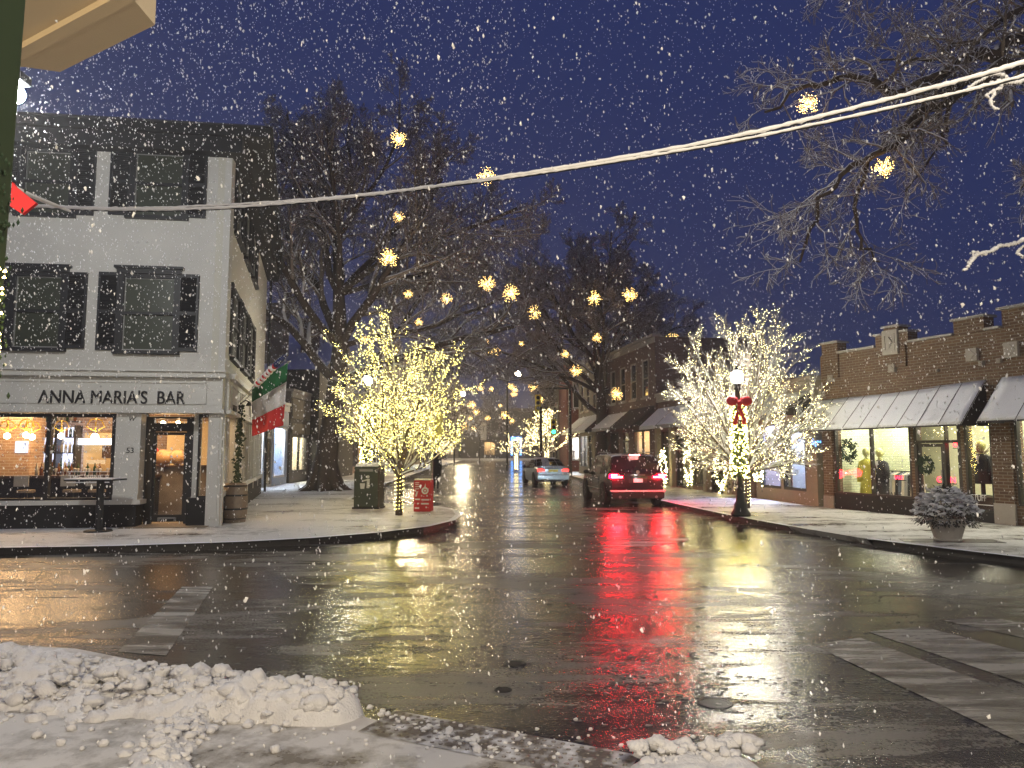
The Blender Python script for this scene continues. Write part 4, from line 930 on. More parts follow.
# flags
def pole_flag(label, a, b, cols, w, drop, fold=0, seed=1):
    a, b = Vector(a), Vector(b); t = thing('flag', label, 'flag', a); d = (b-a).normalized()
    MB().tube([a, b], .014, 6).build('pole', M['white'], t, uv=False); MB().ball(b, .035, 8, 6).build('finial', M['metal_grey'], t, uv=False)
    return t, d
fa = SF.pt(SF.px(237, 402)[0], -.13, SF.px(237, 402)[1]); fb = P(288, 362, fa.y-1.4)
t, d = pole_flag('green, white and red striped flag hanging from a pole on the bar side', fa, fb, None, 0, 0)
s_ = P(252, 387, fa.y-.4); L_ = (fb-s_).length; dn = Vector((0, 0, -1)); sd = Vector((.30, -.2, 0))
nx_, ny_ = 22, 36; H_ = 1.30
def cloth(u, w):       # u along pole, w downward 0..1
    p = s_.lerp(fb, u); q = p+dn*(H_*w*(1+.22*u))+sd*(.22*w)
    amp = .09*w**.7; q += Vector((.3, -1, 0)).normalized()*(amp*sin(u*11+w*2.2)+amp*.5*sin(u*23-w*4)); q += Vector((1, 0, 0))*(-.12*u*w); return q
for ci, (w0, w1, mt_) in enumerate(((0, .31, 'flag_green'), (.31, .67, 'flag_white'), (.67, 1, 'flag_red'))):
    mm = MB(); 
    for j in range(13):
        for i in range(nx_+1): mm.v.append(tuple(cloth(i/nx_, w0+(w1-w0)*j/12)))
    for j in range(12):
        for i in range(nx_): q0 = j*(nx_+1)+i; mm.f.append((q0, q0+1, q0+nx_+2, q0+nx_+1)); mm.m.append(0)
    o = mm.build(('green', 'white', 'red')[ci]+'_stripe', M[mt_], t, smooth=True, uv=False); sdm = o.modifiers.new('t', 'SOLIDIFY'); sdm.thickness = .004
fa2 = SF.pt(SF.px(232, 408)[0], -.13, SF.px(232, 403)[1]); fb2 = P(287, 354, fa2.y-1.3)
t, d = pole_flag('furled red and white striped flag with starry blue field wound round its pole', fa2, fb2, None, 0, 0)
mm = MB(); pts = [fa2.lerp(fb2, .38+.4*i/16) for i in range(17)]; mm.tube(pts, [.05+.025*sin(i*1.3) for i in range(17)], 8); mm.build('stripes', M['flag_red'], t, smooth=True, uv=False)
mm = MB()
for i in range(6): 
    a = fa2.lerp(fb2, .40+.062*i); b = fa2.lerp(fb2, .425+.062*i); mm.tube([a, b], .083, 8)
mm.build('white_stripes', M['flag_white'], t, smooth=True, uv=False)
mm = MB(); mm.tube([fa2.lerp(fb2, .78+.2*i/6) for i in range(7)], [.07, .075, .06, .07, .06, .05, .03], 8); o = mm.build('blue_field', M['flag_blue'], t, smooth=True, uv=False)
mm = MB()
for i in range(14): mm.octa(fa2.lerp(fb2, .79+.17*rng.random())+Vector((rng.uniform(-.05, .05), -.065, rng.uniform(-.04, .05))), .014)
mm.build('stars', M['white'], o, uv=False)
# ------------------------------------------------------------------ photographer's side: post, canopy, garland, pennant, cable
pr = P(27.5, 0, 1.42); pl = P(9, 320, 1.25)
m = MB(); zt = 3.3; X1t = pr.x; x_at = lambda z: X1t+(z-pr.z)*.012
m.add([(x_at(0)-.22, 1.2, 0), (x_at(0), 1.2, 0), (x_at(0), 1.42, 0), (x_at(0)-.22, 1.42, 0), (x_at(zt)-.22, 1.2, zt), (x_at(zt), 1.2, zt), (x_at(zt), 1.42, zt), (x_at(zt)-.22, 1.42, zt)],
      [(0, 3, 2, 1), (4, 5, 6, 7), (0, 1, 5, 4), (1, 2, 6, 5), (2, 3, 7, 6), (3, 0, 4, 7)])
cn = thing('canopy', 'beige entrance canopy corner on a dark green post at the upper left', 'canopy', (-1.0, 1.3, 0))
po = m.build('post', M['green_post'], cn, bevel=.008)
zc = 3.2
def C_(u, v): r = ray(u, v); t = (zc-CH)/r.z; return (r.x*t, r.y*t)
B_, C2, A_ = C_(60, 72), C_(155, 25), C_(25, 67)
MB().prism([(-3.2, A_[1]-.05), (-3.2, -1.5), (C2[0], -1.5), C2, B_, A_][::1], zc, zc+.55).build('soffit', M['beige'], cn)
tA, tB = C_(30, 44), C_(106, 3); tA = Vector(tA); tB = Vector(tB); dd = (tB-tA); tE = tB+dd*1.2; nn = Vector((-dd.y, dd.x)).normalized()*.02; tA = tA-dd*.4
MB().prism([tA-nn, tE-nn, tE+nn, tA+nn], zc-.022, zc-.0005).build('trim', M['beige'], cn)
lamp('porch_light', (-1.9, -2.2, 2.9), 520, (1, .80, .52), .12)
# garland with lights on the post
m = MB(); f = MB(); rng = random.Random(6)
for i in range(900):
    z = rng.choice([rng.gauss(2.33, .045), rng.gauss(2.12, .05), rng.gauss(2.04, .04), rng.uniform(1.75, 2.3)]); x = x_at(z)-.02+rng.gauss(0, .013); y = 1.18+rng.gauss(0, .02)
    m.octa((x+.01, y+.20, z), rng.uniform(.0015, .004), 1, 2)
for i in range(150):
    z = rng.choice([rng.gauss(2.17, .03), rng.gauss(2.08, .03), rng.gauss(2.06, .02), rng.gauss(1.93, .02), rng.gauss(1.88, .02), rng.uniform(1.9, 2.2)]); f.tetra((x_at(z)+rng.uniform(-.03, .035), 1.37, z), .0038)
g = m.build('garland', M['pine'], None, uv=False, loc=(-1, 1.18, 2)); tag(g, 'evergreen garland hanging down the dark green post', 'garland')
M['bulb_close'] = glow('bulb_close', (1, .72, .2), 22)
g = f.build('fairy_lights', M['bulb_close'], None, uv=False, loc=(-1, 1.18, 2)); tag(g, 'golden fairy lights in the garland on the dark green post', 'fairy lights')
# red pennant
q = [P(12, 182, 2.2), P(15, 186, 2.2), P(36, 203, 2.2), P(22, 214, 2.2), P(10, 206, 2.2)]
m = MB(); m.v = [tuple(p) for p in q]+[tuple(p+Vector((0, .012, 0))) for p in q]; m.f = [(4, 3, 2, 1, 0), (5, 6, 7, 8, 9)]+[(i, (i+1) % 5, 5+(i+1) % 5, 5+i) for i in range(5)]; m.m = [0]*7
o = m.build('pennant', M['red'], None, uv=False, loc=q[0]); tag(o, 'small red pennant cloth beside the dark green post', 'pennant')
# snow covered cable with its second strand
cb = thing('cable', 'snow covered twin cable strung across the street from upper right to the left post', 'cable', P(500, 182, 4.2))
kp = [(1260, -12, 3.1), (1024, 64, 3.3), (900, 98, 3.5), (740, 137, 3.8), (600, 163, 4.1), (490, 180, 4.4), (370, 196, 4.8), (240, 208, 5.1), (130, 211, 5.4), (30, 207, 5.7), (-120, 196, 6.2)]
kp2 = [(1260, 10, 3.1), (1024, 77, 3.3), (900, 107, 3.5), (740, 141, 3.8), (600, 165, 4.1), (490, 181, 4.4), (370, 195, 4.8), (240, 205, 5.1), (130, 209, 5.4), (30, 205.5, 5.7), (-120, 193, 6.2)]
rng = random.Random(8)
def strand(kp, r, snow, name, mat):
    pts = [P(*k) for k in kp]; fine = []
    for i in range(len(pts)-1):
        p0, p1, p2, p3 = pts[max(i-1, 0)], pts[i], pts[i+1], pts[min(i+2, len(pts)-1)]
        for k in range(26):
            t = k/26; fine.append(.5*((2*p1)+(p2-p0)*t+(2*p0-5*p1+4*p2-p3)*t*t+(3*p1-p0-3*p2+p3)*t**3))
    m = MB(); m.tube([p+Vector((0, 0, (r*.8 if snow else 0)+(rng.gauss(0, .0012) if snow else 0))) for p in fine], [r*(rng.uniform(.8, 1.25) if snow else 1) for _ in fine], 8)
    m.build(name, mat, cb, smooth=True, uv=False)
strand(kp, .006, False, 'wire', M['black_paint']); strand(kp, .0125, True, 'snow_load', M['snow_soft']); strand(kp2, .006, False, 'wire', M['black_paint']); strand(kp2, .0095, True, 'snow_load', M['snow_soft'])
m = MB(); pts = [P(8, 184, 3.2), P(30, 195, 3.6), P(52, 204, 4.2), P(70, 211, 5.0)]; m.tube(pts, [.009, .011, .012, .009], 7); m.build('side_strand', M['snow_soft'], cb, smooth=True, uv=False)
# white flood lamp just past the post
fp = P(20, 95, 10); t = thing('street_lamp', 'white floodlight glaring beside the green post above the bar roof', 'street lamp', (fp.x-.9, 10, 0))
MB().tube([(fp.x-.9, 10, 0), (fp.x-.9, 10, fp.z+.3), (fp.x-.3, 9.95, fp.z+.35)], [.09, .06, .04], 10).build('pole', M['metal_dark'], t, uv=False)
MB().box(fp.x-.35, fp.x+.1, 9.85, 10.1, fp.z+.16, fp.z+.3).build('housing', M['metal_dark'], t, bevel=.02); MB().ball((fp.x-.05, 9.97, fp.z), .13, 12, 8).build('lens', M['flood'], t, uv=False)
lamp('flood_light', (fp.x-.05, 9.7, fp.z-.2), 400, (1, .94, .82), .15)

# ------------------------------------------------------------------ street lamps with garlands
def globe_lamp(base, h, label, glabel, gz0, gz1, bow=False, seed=1):
    b = Vector(base); t = thing('street_lamp', label, 'street lamp', b)
    MB().lathe([(0, 0), (.24, 0), (.25, .06), (.2, .14), (.17, .2), (.17, .3), (.12, .38), (.09, .7), (.065, .85), (.06, h-.35), (.1, h-.32), (.06, h-.26), (.09, h-.2), (.13, h-.16), (0, h-.15)], b, 16, cap=False).build('post', M['black_paint'], t, smooth=True, uv=False)
    MB().ball(b+Vector((0, 0, h)), .16, 14, 10, (1, 1, 1.1)).build('globe', M['globe'], t, smooth=True, uv=False)
    MB().lathe([(.10, 0), (.12, .03), (.03, .08), (.03, .14), (0, .16)], b+Vector((0, 0, h+.15)), 12, cap=False).build('finial', M['black_paint'], t, uv=False)
    rng = random.Random(seed); m = MB(); f = MB()
    for i in range(900):
        z = rng.uniform(gz0, gz1); a = rng.uniform(0, 2*pi); r = rng.uniform(.08, .20); m.octa(b+Vector((r*cos(a), r*sin(a), z)), rng.uniform(.012, .035))
    for i in range(330):
        z = rng.uniform(gz0, gz1); a = i*.55; r = rng.uniform(.17, .24); f.tetra(b+Vector((r*cos(a), r*sin(a), z)), .019)
    g = m.build('garland', M['pine'], None, uv=False, loc=b); tag(g, glabel[0], 'garland'); g = f.build('fairy_lights', M['bulb'], None, uv=False, loc=b); tag(g, glabel[1], 'fairy lights')
    if bow:
        q = b+Vector((-.03, -.22, h-.75)); m = MB()
        for sx in (-1, 1):
            m.ball(q+Vector((sx*.17, 0, .1)), .17, 10, 7, (1, .35, .75)); m.tube([q, q+Vector((sx*.08, -.02, -.3)), q+Vector((sx*.13, 0, -.52))], [.03, .055, .06], 6)
        m.ball(q+Vector((0, -.03, .04)), .075, 8, 6); o = m.build('bow', M['red'], None, smooth=True, uv=False, loc=q); tag(o, 'red ribbon bow tied below the globe of the right street lamp', 'bow')
    return t
lb = G(741, 516, .14)
globe_lamp(lb, P(737, 377, lb.y).z-.14, 'black street lamp with bright white globe before the fan-shaped tree', ('evergreen garland wrapped on the right street lamp post', 'fairy lights on the garland of the right street lamp'), 1.0, 2.85, True, 1)
lb2 = (P(367, 400, 24.6).x, 24.6, .14)
globe_lamp(lb2, P(368, 381, 24.6).z-.14, 'street lamp with bright white globe behind the green bin on the left', ('evergreen garland wrapped on the left street lamp post', 'fairy lights on the garland of the left street lamp'), 1.15, 3.4, False, 2)
fl = None
for i, (u, v, Y) in enumerate(((518, 374, 60), (463, 394, 78))):
    w = P(u, v, Y); t = thing('street_lamp', ('distant tall street lamp with a round warm glow above the road end', 'lower distant street lamp over the left far shops')[i], 'street lamp', (w.x-.9, Y, .14))
    MB().tube([(w.x-.9, Y, .14), (w.x-.9, Y, w.z+.2), (w.x-.1, Y, w.z+.25)], [.09, .07, .05], 8).build('pole', M['metal_dark'], t, uv=False); MB().ball(w, .24, 10, 7).build('lamp_head', glow('far_lamp', (1, .85, .6), 60), t, uv=False)
lamp('far_street_fill', (-7.4, 52, 6.5), 1500, (1, .78, .46), .3)  # added point lights without posts, warming the far street and its trees
lamp('far_street_fill', (3.6, 80, 6.5), 3000, (1, .78, .46), .3)
lamp('far_street_fill', (-7.6, 112, 6.5), 5000, (1, .78, .46), .3)

# ------------------------------------------------------------------ generic shop row building
def shop(name, label, fr, w, depth, h, mat, bays, gz=(.5, 2.7), upper=(), awn=None, cornice=True, trim='stone', rc_=None, back='cream', fasc=None, roof_snow=True, cat='building'):
    """bays: (x0, x1, kind); kind: lit material of the shop lamp, or None when dark, or 'door'"""
    t = thing(name, label, cat, fr.o)
    holes = [(a, b, (.14 if k == 'door' else gz[0]), gz[1]) for a, b, k in bays]+[u[:4] for u in upper]
    m = MB(fr); m.wall(0, w, 0, h, 0, .25, holes); m.box(0, .25, .25, depth, 0, h); m.box(w-.25, w, .25, depth, 0, h); m.box(.25, w-.25, depth-.25, depth, 0, h); m.build('wall', mat, t)
    MB(fr).box(.02, w-.02, .02, depth-.02, h-.25, h-.02).build('roof', M['roof'], t)
    if cornice: MB(fr).box(-.05, w+.05, -.15, .28, h, h+.14).box(-.02, w+.02, -.08, 0, h-.3, h-.003).build('cornice', M[trim], t)
    if fasc: MB(fr).box(0.05, w-.05, -.06, -.002, gz[1]+.05, gz[1]+.75).build('fascia', M[fasc], t)
    for a, b, k in bays:
        z0 = .14 if k == 'door' else gz[0]; f = MB(fr); f.box(a, a+.07, .02, .14, z0, gz[1]); f.box(b-.07, b, .02, .14, z0, gz[1]); f.box(a+.07, b-.07, .02, .14, gz[1]-.07, gz[1]); f.box(a+.07, b-.07, .02, .14, z0, z0+.09)
        if k == 'door': f.box(a+.07, b-.07, .02, .14, gz[1]-.6, gz[1]-.52)
        elif b-a > 2: f.box((a+b)/2-.03, (a+b)/2+.03, .02, .14, z0+.09, gz[1]-.07)
        fo = f.build('door' if k == 'door' else 'window', M['dark_frame'] if trim != 'white' else M['white'], t)
        if k in (None, 'door'): MB(fr).box(a+.07, b-.07, .07, .09, z0+.09, gz[1]-.07).build('pane', M['dim_glass'], fo)
        else:
            MB(fr).box(a+.07, b-.07, .07, .08, z0+.09, gz[1]-.07).build('pane', M['glass'], fo)
            d = 2.0; r = MB(fr); r.box(a-.3, b+.3, d, d+.05, 0, gz[1]+.3); r.box(a-.3, a-.25, .25, d, 0, gz[1]+.3); r.box(b+.25, b+.3, .25, d, 0, gz[1]+.3); r.box(a-.25, b+.25, .25, d, gz[0]-.1, gz[0]); r.box(a-.25, b+.25, .25, d, gz[1]+.25, gz[1]+.3)
            r.build('display_recess', M[back], t); MB(fr).box(a+.2, b-.2, .4, 1.3, gz[1]+.20, gz[1]+.249).build('display_light', M[k], t)
            dm = MB(fr); q = random.Random(int(a*100)+7)
            for j in range(7):
                x = a+.2+(b-a-.4)*q.random(); ww = q.uniform(.08, .25); y = q.uniform(.6, 1.6); hh = q.uniform(.2, 1.3); dm.box(x-ww/2, x+ww/2, y, y+.15, gz[0]+.0, gz[0]+hh*.5); dm.ball(fr.pt(x, y+.07, gz[0]+hh*.5+.1), .1, 7, 5)
            dm.build('display_goods', M['wood_dark'], t)
    for u in upper:
        a, b, z0, z1 = u[:4]; f = MB(fr); f.box(a, a+.08, .0, .14, z0, z1); f.box(b-.08, b, .0, .14, z0, z1); f.box(a+.08, b-.08, 0, .14, z1-.08, z1); f.box(a+.08, b-.08, 0, .14, z0, z0+.08); f.box(a+.08, b-.08, .0, .12, (z0+z1)/2-.03, (z0+z1)/2+.03)
        fo = f.build('window', M[trim], t); MB(fr).box(a+.08, b-.08, .07, .09, z0+.08, z1-.08).build('pane', u[4] if len(u) > 4 else M['dim_glass'], fo); MB(fr).box(a-.08, b+.08, -.08, .0, z0-.1, z0-.0).build('sill', M['stone'], fo)
    if awn:
        for (x0, x1, zt_, zb, out, mt_) in awn: awning(fr, x0, x1, zt_, zb, out, mt_, t)
    return t
def awning(fr, x0, x1, zt, zb, out, mt, parent, seams=0):
    m = MB(fr); m.side([(-.02, zt), (-.02, zt-.03), (-out, zb-.02), (-out, zb+.01)][::-1], x0, x1); 
    m.build('awning', M[mt], parent)
    v = MB(fr); v.box(x0, x1, -out-.012, -out-.002, zb-.16, zb-.0); v.build('valance', M[mt], parent)
    for x in (x0+.01, x1-.02): MB(fr).add([fr.pt(x, -.01, zt-.04), fr.pt(x, -out+.02, zb-.03), fr.pt(x, -.01, zb-.03)], [(0, 1, 2)]).build('awning_side', M['awning_dark'], parent)
M['cream'] = plain('cream', (.62, .55, .42), .7); M['light_blue'] = plain('light_blue', (.42, .52, .68), .5); M['blue_white'] = plain('blue_white', (.5, .53, .62), .6); M['blush'] = plain('blush', (.36, .24, .19), .8)
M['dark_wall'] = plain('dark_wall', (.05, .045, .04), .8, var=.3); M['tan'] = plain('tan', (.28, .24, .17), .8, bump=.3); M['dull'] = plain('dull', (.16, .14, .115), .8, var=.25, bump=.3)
A90 = radians(90)
# left row: x axis runs away along the street
def LF(y, x=-11.5): return Fr((x, y, 0), A90+radians(.6))
shop('shop_building', 'blue-white glass fronted shop right behind the bar flag', LF(31.0), 6.2, 8, 4.1, M['light_blue'], [(.4, 2.6, 'cool_panel'), (2.8, 3.9, 'door'), (4.1, 5.9, 'cool_panel')], (.5, 3.0), trim='white', fasc='light_blue', back='blue_white')
s2 = shop('shop_building', 'grey panelled single storey shop with a dark oval sign left of the big trunk', LF(37.4), 9.4, 8, 4.9, M['dull'], [(.5, 3.2, 'shop_lamp'), (3.9, 4.9, 'door'), (5.6, 8.6, 'cool_panel')], (.7, 2.6), trim='stone')
m = MB(LF(37.4))
for a, b in ((.2, 2.6), (2.75, 6.2), (6.35, 9.2)):
    m.box(a, b, -.06, -.002, 3.5, 4.55); m.box(a, b, -.06, -.002, 2.72, 3.25)
m.build('panels', M['tan'], s2)
o = MB().lathe([(0, 0), (.8, 0), (.8, .08), (0, .08)], (0, 0, 0), 24, axis='y', cap=False).build('oval_sign', M['black_paint'], None, uv=False); pp = LF(37.4).pt(4.4, -.14, 3.55); o.rotation_euler.z = A90; o.scale = (.75, 1, 1.1); o.location = pp-Vector(parent_loc(s2)); o.parent = s2
shop('shop_building', 'pinkish shop front with a warm doorway beyond the big trunk', LF(47.2), 8, 8, 4.6, M['blush'], [(.6, 2.0, 'warm_panel'), (2.6, 3.6, 'door'), (4.3, 7.2, None)], (.6, 2.7), trim='stone')
shop('shop_building', 'red-brown brick shop with bright doorway seen behind the garlanded lamp', LF(55.6), 9, 9, 5.2, M['brick_dark'], [(.6, 3.6, 'shop_lamp'), (4.4, 5.4, 'door'), (6, 8.4, 'cool_panel')], (.5, 2.8), trim='stone')
shop('shop_building', 'long white fronted shop with many panes beyond the little tree', LF(65), 13, 9, 4.8, M['white_paint'], [(.6, 3.8, 'cool_panel'), (4.4, 5.4, 'door'), (6, 9, 'cool_panel'), (9.6, 12.4, 'shop_lamp')], (.5, 2.9), trim='white')
shop('shop_building', 'tan two storey block farther up the left side of the street', LF(78.6), 16, 10, 8, M['tan'], [(.8, 4.2, 'shop_lamp'), (5, 6, 'door'), (7, 10.5, 'warm_panel'), (11.4, 15, 'cool_panel')], (.6, 3.1), upper=[(1+i*3, 2.3+i*3, 4.6, 6.4) for i in range(5)], awn=[(.6, 10.8, 4.1, 3.2, 1.2, 'awning')], trim='stone')
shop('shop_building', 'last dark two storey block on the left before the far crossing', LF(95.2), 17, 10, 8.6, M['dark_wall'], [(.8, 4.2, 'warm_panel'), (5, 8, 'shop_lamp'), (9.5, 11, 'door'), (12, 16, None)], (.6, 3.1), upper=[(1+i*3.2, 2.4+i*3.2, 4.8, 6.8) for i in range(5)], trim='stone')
# houses behind the bar
def house(label, fr, w, d, h, mat, rh, chim, wn=()):
    t = thing('house', label, 'house', fr.o); MB(fr).box(0, w, 0, d, 0, h).build('wall', mat, t)
    m = MB(fr); m.side([(-.4, h), (d+.4, h), (d/2, h+rh)], -.4, w+.4); m.build('roof', M['roof'], t)
    for (x, y, s, hh, mm) in chim: c = MB(fr); c.box(x-s/2, x+s/2, y-s/2, y+s/2, h*.2, hh); c.box(x-s/2-.08, x+s/2+.08, y-s/2-.08, y+s/2+.08, hh, hh+.2); c.build('chimney', M[mm], t)
    for (x, z) in wn: f = MB(fr).box(x-.5, x+.5, -.05, .04, z, z+1.5).build('window', M['stone'], t); MB(fr).box(x-.42, x+.42, -.07, -.051, z+.08, z+1.42).build('pane', M['dark_glass'], f)
    return t
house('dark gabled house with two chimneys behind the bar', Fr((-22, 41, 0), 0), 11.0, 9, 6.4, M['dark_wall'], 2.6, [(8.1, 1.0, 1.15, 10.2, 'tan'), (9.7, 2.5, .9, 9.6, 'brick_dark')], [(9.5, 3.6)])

# ------------------------------------------------------------------ right side: brick clothing shop
RA = Vector((9.4, 21.8, 0)); RFr = Fr(RA, atan2(-.928, .371))
rb = thing('shop_building', 'single storey brick clothing shop with stepped parapet and grey awnings on the right', 'building', RA)
RW = 11.5
tx = lambda u, d=0: RFr.px(u, 450, d)[0]
tz = lambda u, v, d=0: RFr.px(u, v, d)[1]
wz0 = tz(890, 497); wz1 = tz(860, 424)+.25
xa0, xa1 = tx(834), tx(911); xd0, xd1 = tx(914), tx(961); xe0, xe1 = tx(964.5), tx(992.5); xp1 = tx(1013)
zb0 = wz0
holes = [(xa0, xa1, wz0, wz1), (xd0, xd1, .14, wz1), (xe0, xe1, wz0-.2, wz1), (xp1+.05, RW-.3, wz0, wz1)]
m = MB(RFr); zpar = (tz(860, 353)+tz(940, 335))/2
m.wall(0, RW, .05, zpar, 0, .3, holes); m.box(0, .3, .3, 9, 0, zpar-.3); m.box(.3, RW, 8.7, 9, 0, zpar-.3); m.box(RW-.3, RW, .3, 8.7, 0, zpar-.3)
up = [(tx(827), tx(843), .33), (tx(882), tx(915), .30), (tx(891), tx(906), .48), (tx(962), tx(993), .34), (tx(1010), RW, .42)]
for a, b, dz in up: m.box(a, b, (-.06 if b-a < 1.6 else -.0), .3, zpar, zpar+dz)
m.box(tx(882)+.1, tx(915)-.1, -.06, -.002, zpar-.62, zpar); m.box(tx(827), tx(843), -.06, -.002, zpar-.7, zpar)
m.box(0, xa0-.02, -.05, -.002, .5, wz1); m.box(tx(992.8), xp1, -.05, -.002, .62, wz1)
m.build('wall', M['bricky'], rb)
cp = MB(RFr)
def cop(a, b, z): cp.box(a-.05, b+.05, -.12, .36, z, z+.06)
cop(tx(843)+.06, tx(882)-.06, zpar); cop(tx(915)+.06, tx(962)-.06, zpar); cop(tx(993)+.06, tx(1010)-.06, zpar)
for a, b, dz in up: cop(a, b, zpar+dz) if dz != .30 else None
cp.box(tx(882)-.05, tx(891)-.052, -.12, .36, zpar+.3, zpar+.36); cp.box(tx(906)+.052, tx(915)+.05, -.12, .36, zpar+.3, zpar+.36)
cp.build('coping', plain('coping', (.3, .28, .25), .7, snow=.1), rb)
# decorative brick course and stone medallions
m = MB(RFr); zc1 = tz(860, 385)
m.box(.02, RW, -.04, -.002, zc1+.05, zc1+.12); m.box(.02, RW, -.055, -.002, zc1-.32, zc1-.25)
m.build('brick_course', M['bricky'], rb)
for u, v, s in ((835, 378, .09), (897.5, 368, .1), (979, 354, .14), (1019, 349, .16), (988, 363, .05), (1006, 360, .05), (943, 370, .03)):
    x, z = tx(u), tz(u, v); q = MB(RFr); q.box(x-s, x+s, -.09, -.04 if False else -.002, z-s*1.1, z+s*1.1); q.face_on([(x, z-s*.8), (x+s*.75, z), (x, z+s*.8), (x-s*.75, z)], -.11, -.088); q.build('medallion', M['stone'], rb)
x, z = tx(898), tz(898, 342); q = MB(RFr); 
q.box(x-.24, x+.24, -.13, -.062, z-.32, z+.34); q.build('stone_panel', M['stone'], rb); q = MB(RFr); q.box(x-.17, x+.17, -.15, -.131, z-.24, z-.2); q.box(x-.17, x+.17, -.15, -.131, z+.2, z+.24); q.box(x-.17, x-.13, -.15, -.131, z-.2, z+.2); q.box(x+.13, x+.17, -.15, -.131, z-.2, z+.2); q.face_on([(x, z-.15), (x+.1, z), (x, z+.15), (x-.1, z)], -.16, -.131); q.build('relief', M['stone'], rb)
# stone pier feet
for a, b in ((0, xa0-.02), (tx(993), xp1)): MB(RFr).box(a-.01, b+.01, -.08, -.003, .1, .62 if a > 1 else .5).build('pier_base', M['stone'], rb)
MB(RFr).box(xa0-.02, xa1+.02, -.03, 0.0, .1, wz0).build('stall_riser', M['dark_base'], rb); MB(RFr).box(xe0, xe1, -.03, 0, .1, wz0-.2).build('stall_riser', M['dark_base'], rb)
MB(RFr).box(.3, RW-.3, .3, 8.7, zpar-.5, zpar-.3).build('roof', M['roof'], rb)
# awnings
def big_awning(x0, x1, zt0, zt1, zb0, zb1, out, seams, label):
    m = MB(RFr); th = .03
    def pt(a, b): return RFr.pt(x0+(x1-x0)*a, -.02-out*b, (zt0+(zt1-zt0)*a)*(1-b)+(zb0+(zb1-zb0)*a)*b)
    n = seams*3; 
    for i in range(n+1):
        for j in range(6):
            p = pt(i/n, j/5); sag = .018*(1 if (i % 3) else 0); m.v.append((p.x, p.y, p.z-sag*sin(pi*j/5)))
    for i in range(n):
        for j in range(5): a = i*6+j; m.f.append((a, a+1, a+7, a+6)); m.m.append(0)
    t = m.build('awning', M['awning'], rb, smooth=True); sd_ = t.modifiers.new('s', 'SOLIDIFY'); sd_.thickness = .02
    r = MB()
    for i in range(seams+1): r.tube([pt(i/seams, j/5)+Vector((0, 0, .008)) for j in range(6)], .007, 5)
    r.tube([pt(0, 1), pt(1, 1)], .022, 6); r.build('ribs', M['awning_dark'], t, uv=False)
    for a in (0.0, 1.0):
        s = MB()
        p0, p1 = pt(a, 0), pt(a, 1); p2 = RFr.pt(x0+(x1-x0)*a, -.02, p1.z); s.add([p0, p1, p2], [(0, 1, 2)]); s.tube([p2, p1], .02, 5); s.build('awning_side', M['awning_dark'], t, uv=False)
OUT = .95
aL = RFr.px(813, 431, -OUT); aR = RFr.px(957, 425, -OUT); tL = RFr.px(832, 400, 0); tR = RFr.px(990, 379.5, 0)
xl_ = (aL[0]+tL[0])/2-.1; xr_ = (aR[0]+tR[0])/2
big_awning(-.12, xr_, tL[1], tR[1], aL[1], aR[1], OUT, 9, '')
a2 = RFr.px(973, 422, -OUT); t2 = RFr.px(1006, 377, 0); big_awning((a2[0]+t2[0])/2, RW, t2[1], t2[1]-.0, a2[1], a2[1], OUT, 7, '')
# window frames, panes, door
def glazed(x0, x1, z0, z1, mull=(), nm='window', trans=None):
    f = MB(RFr); f.box(x0, x0+.06, .0, .12, z0, z1); f.box(x1-.06, x1, .0, .12, z0, z1); f.box(x0+.06, x1-.06, .0, .12, z1-.06, z1); f.box(x0+.06, x1-.06, 0, .12, z0, z0+.05)
    for x in mull: f.box(x-.025, x+.025, .0, .12, z0+.05, z1-.06)
    fo = f.build(nm, M['dark_frame'], rb); MB(RFr).box(x0+.06, x1-.06, .05, .06, z0+.05, z1-.06).build('pane', M['glass'], fo); return fo
w1_ = glazed(xa0, xa1, wz0, wz1, [tx(870.5)]); w3_ = glazed(xe0, xe1, wz0-.2, wz1); glazed(xp1+.05, RW-.3, wz0, wz1, [xp1+2])
ztr = tz(930, 443)
f = MB(RFr); f.box(xd0, xd0+.09, 0, .14, .14, wz1); f.box(xd1-.09, xd1, 0, .14, .14, wz1); f.box(xd0+.09, xd1-.09, 0, .14, ztr, ztr+.07); xdm = tx(944); f.box(xdm-.03, xdm+.03, 0, .14, .14, ztr); f.box(xdm+.02, xdm+.05, .0, .12, ztr+.07, wz1)
df = f.build('door_frame', M['dark_frame'], rb); MB(RFr).box(xd0+.09, xdm-.0, .05, .06, ztr+.07, wz1).build('pane', M['glass'], df)
MB(RFr).box(xdm+.03, xd1-.09, .05, .06, .6, ztr).build('pane', M['glass'], df); MB(RFr).box(xdm+.03, xd1-.09, .02, .1, .14, .6).build('panel', M['dark_frame'], df)
d_ = MB(RFr); d_.box(xd0+.095, xd0+.17, .03, .08, .2, ztr-.02); d_.box(xdm-.11, xdm-.035, .03, .08, .2, ztr-.02); d_.box(xd0+.17, xdm-.11, .03, .08, .2, .42); d_.box(xd0+.17, xdm-.11, .03, .08, ztr-.1, ztr-.02); d_ = d_.build('door', M['dark_frame'], rb)
MB(RFr).box(xd0+.17, xdm-.11, .05, .06, .42, ztr-.1).build('pane', M['glass'], d_); MB(RFr).box(xdm-.10, xdm-.06, -.03, .03, .95, 1.35).build('handle', M['metal_grey'], d_)
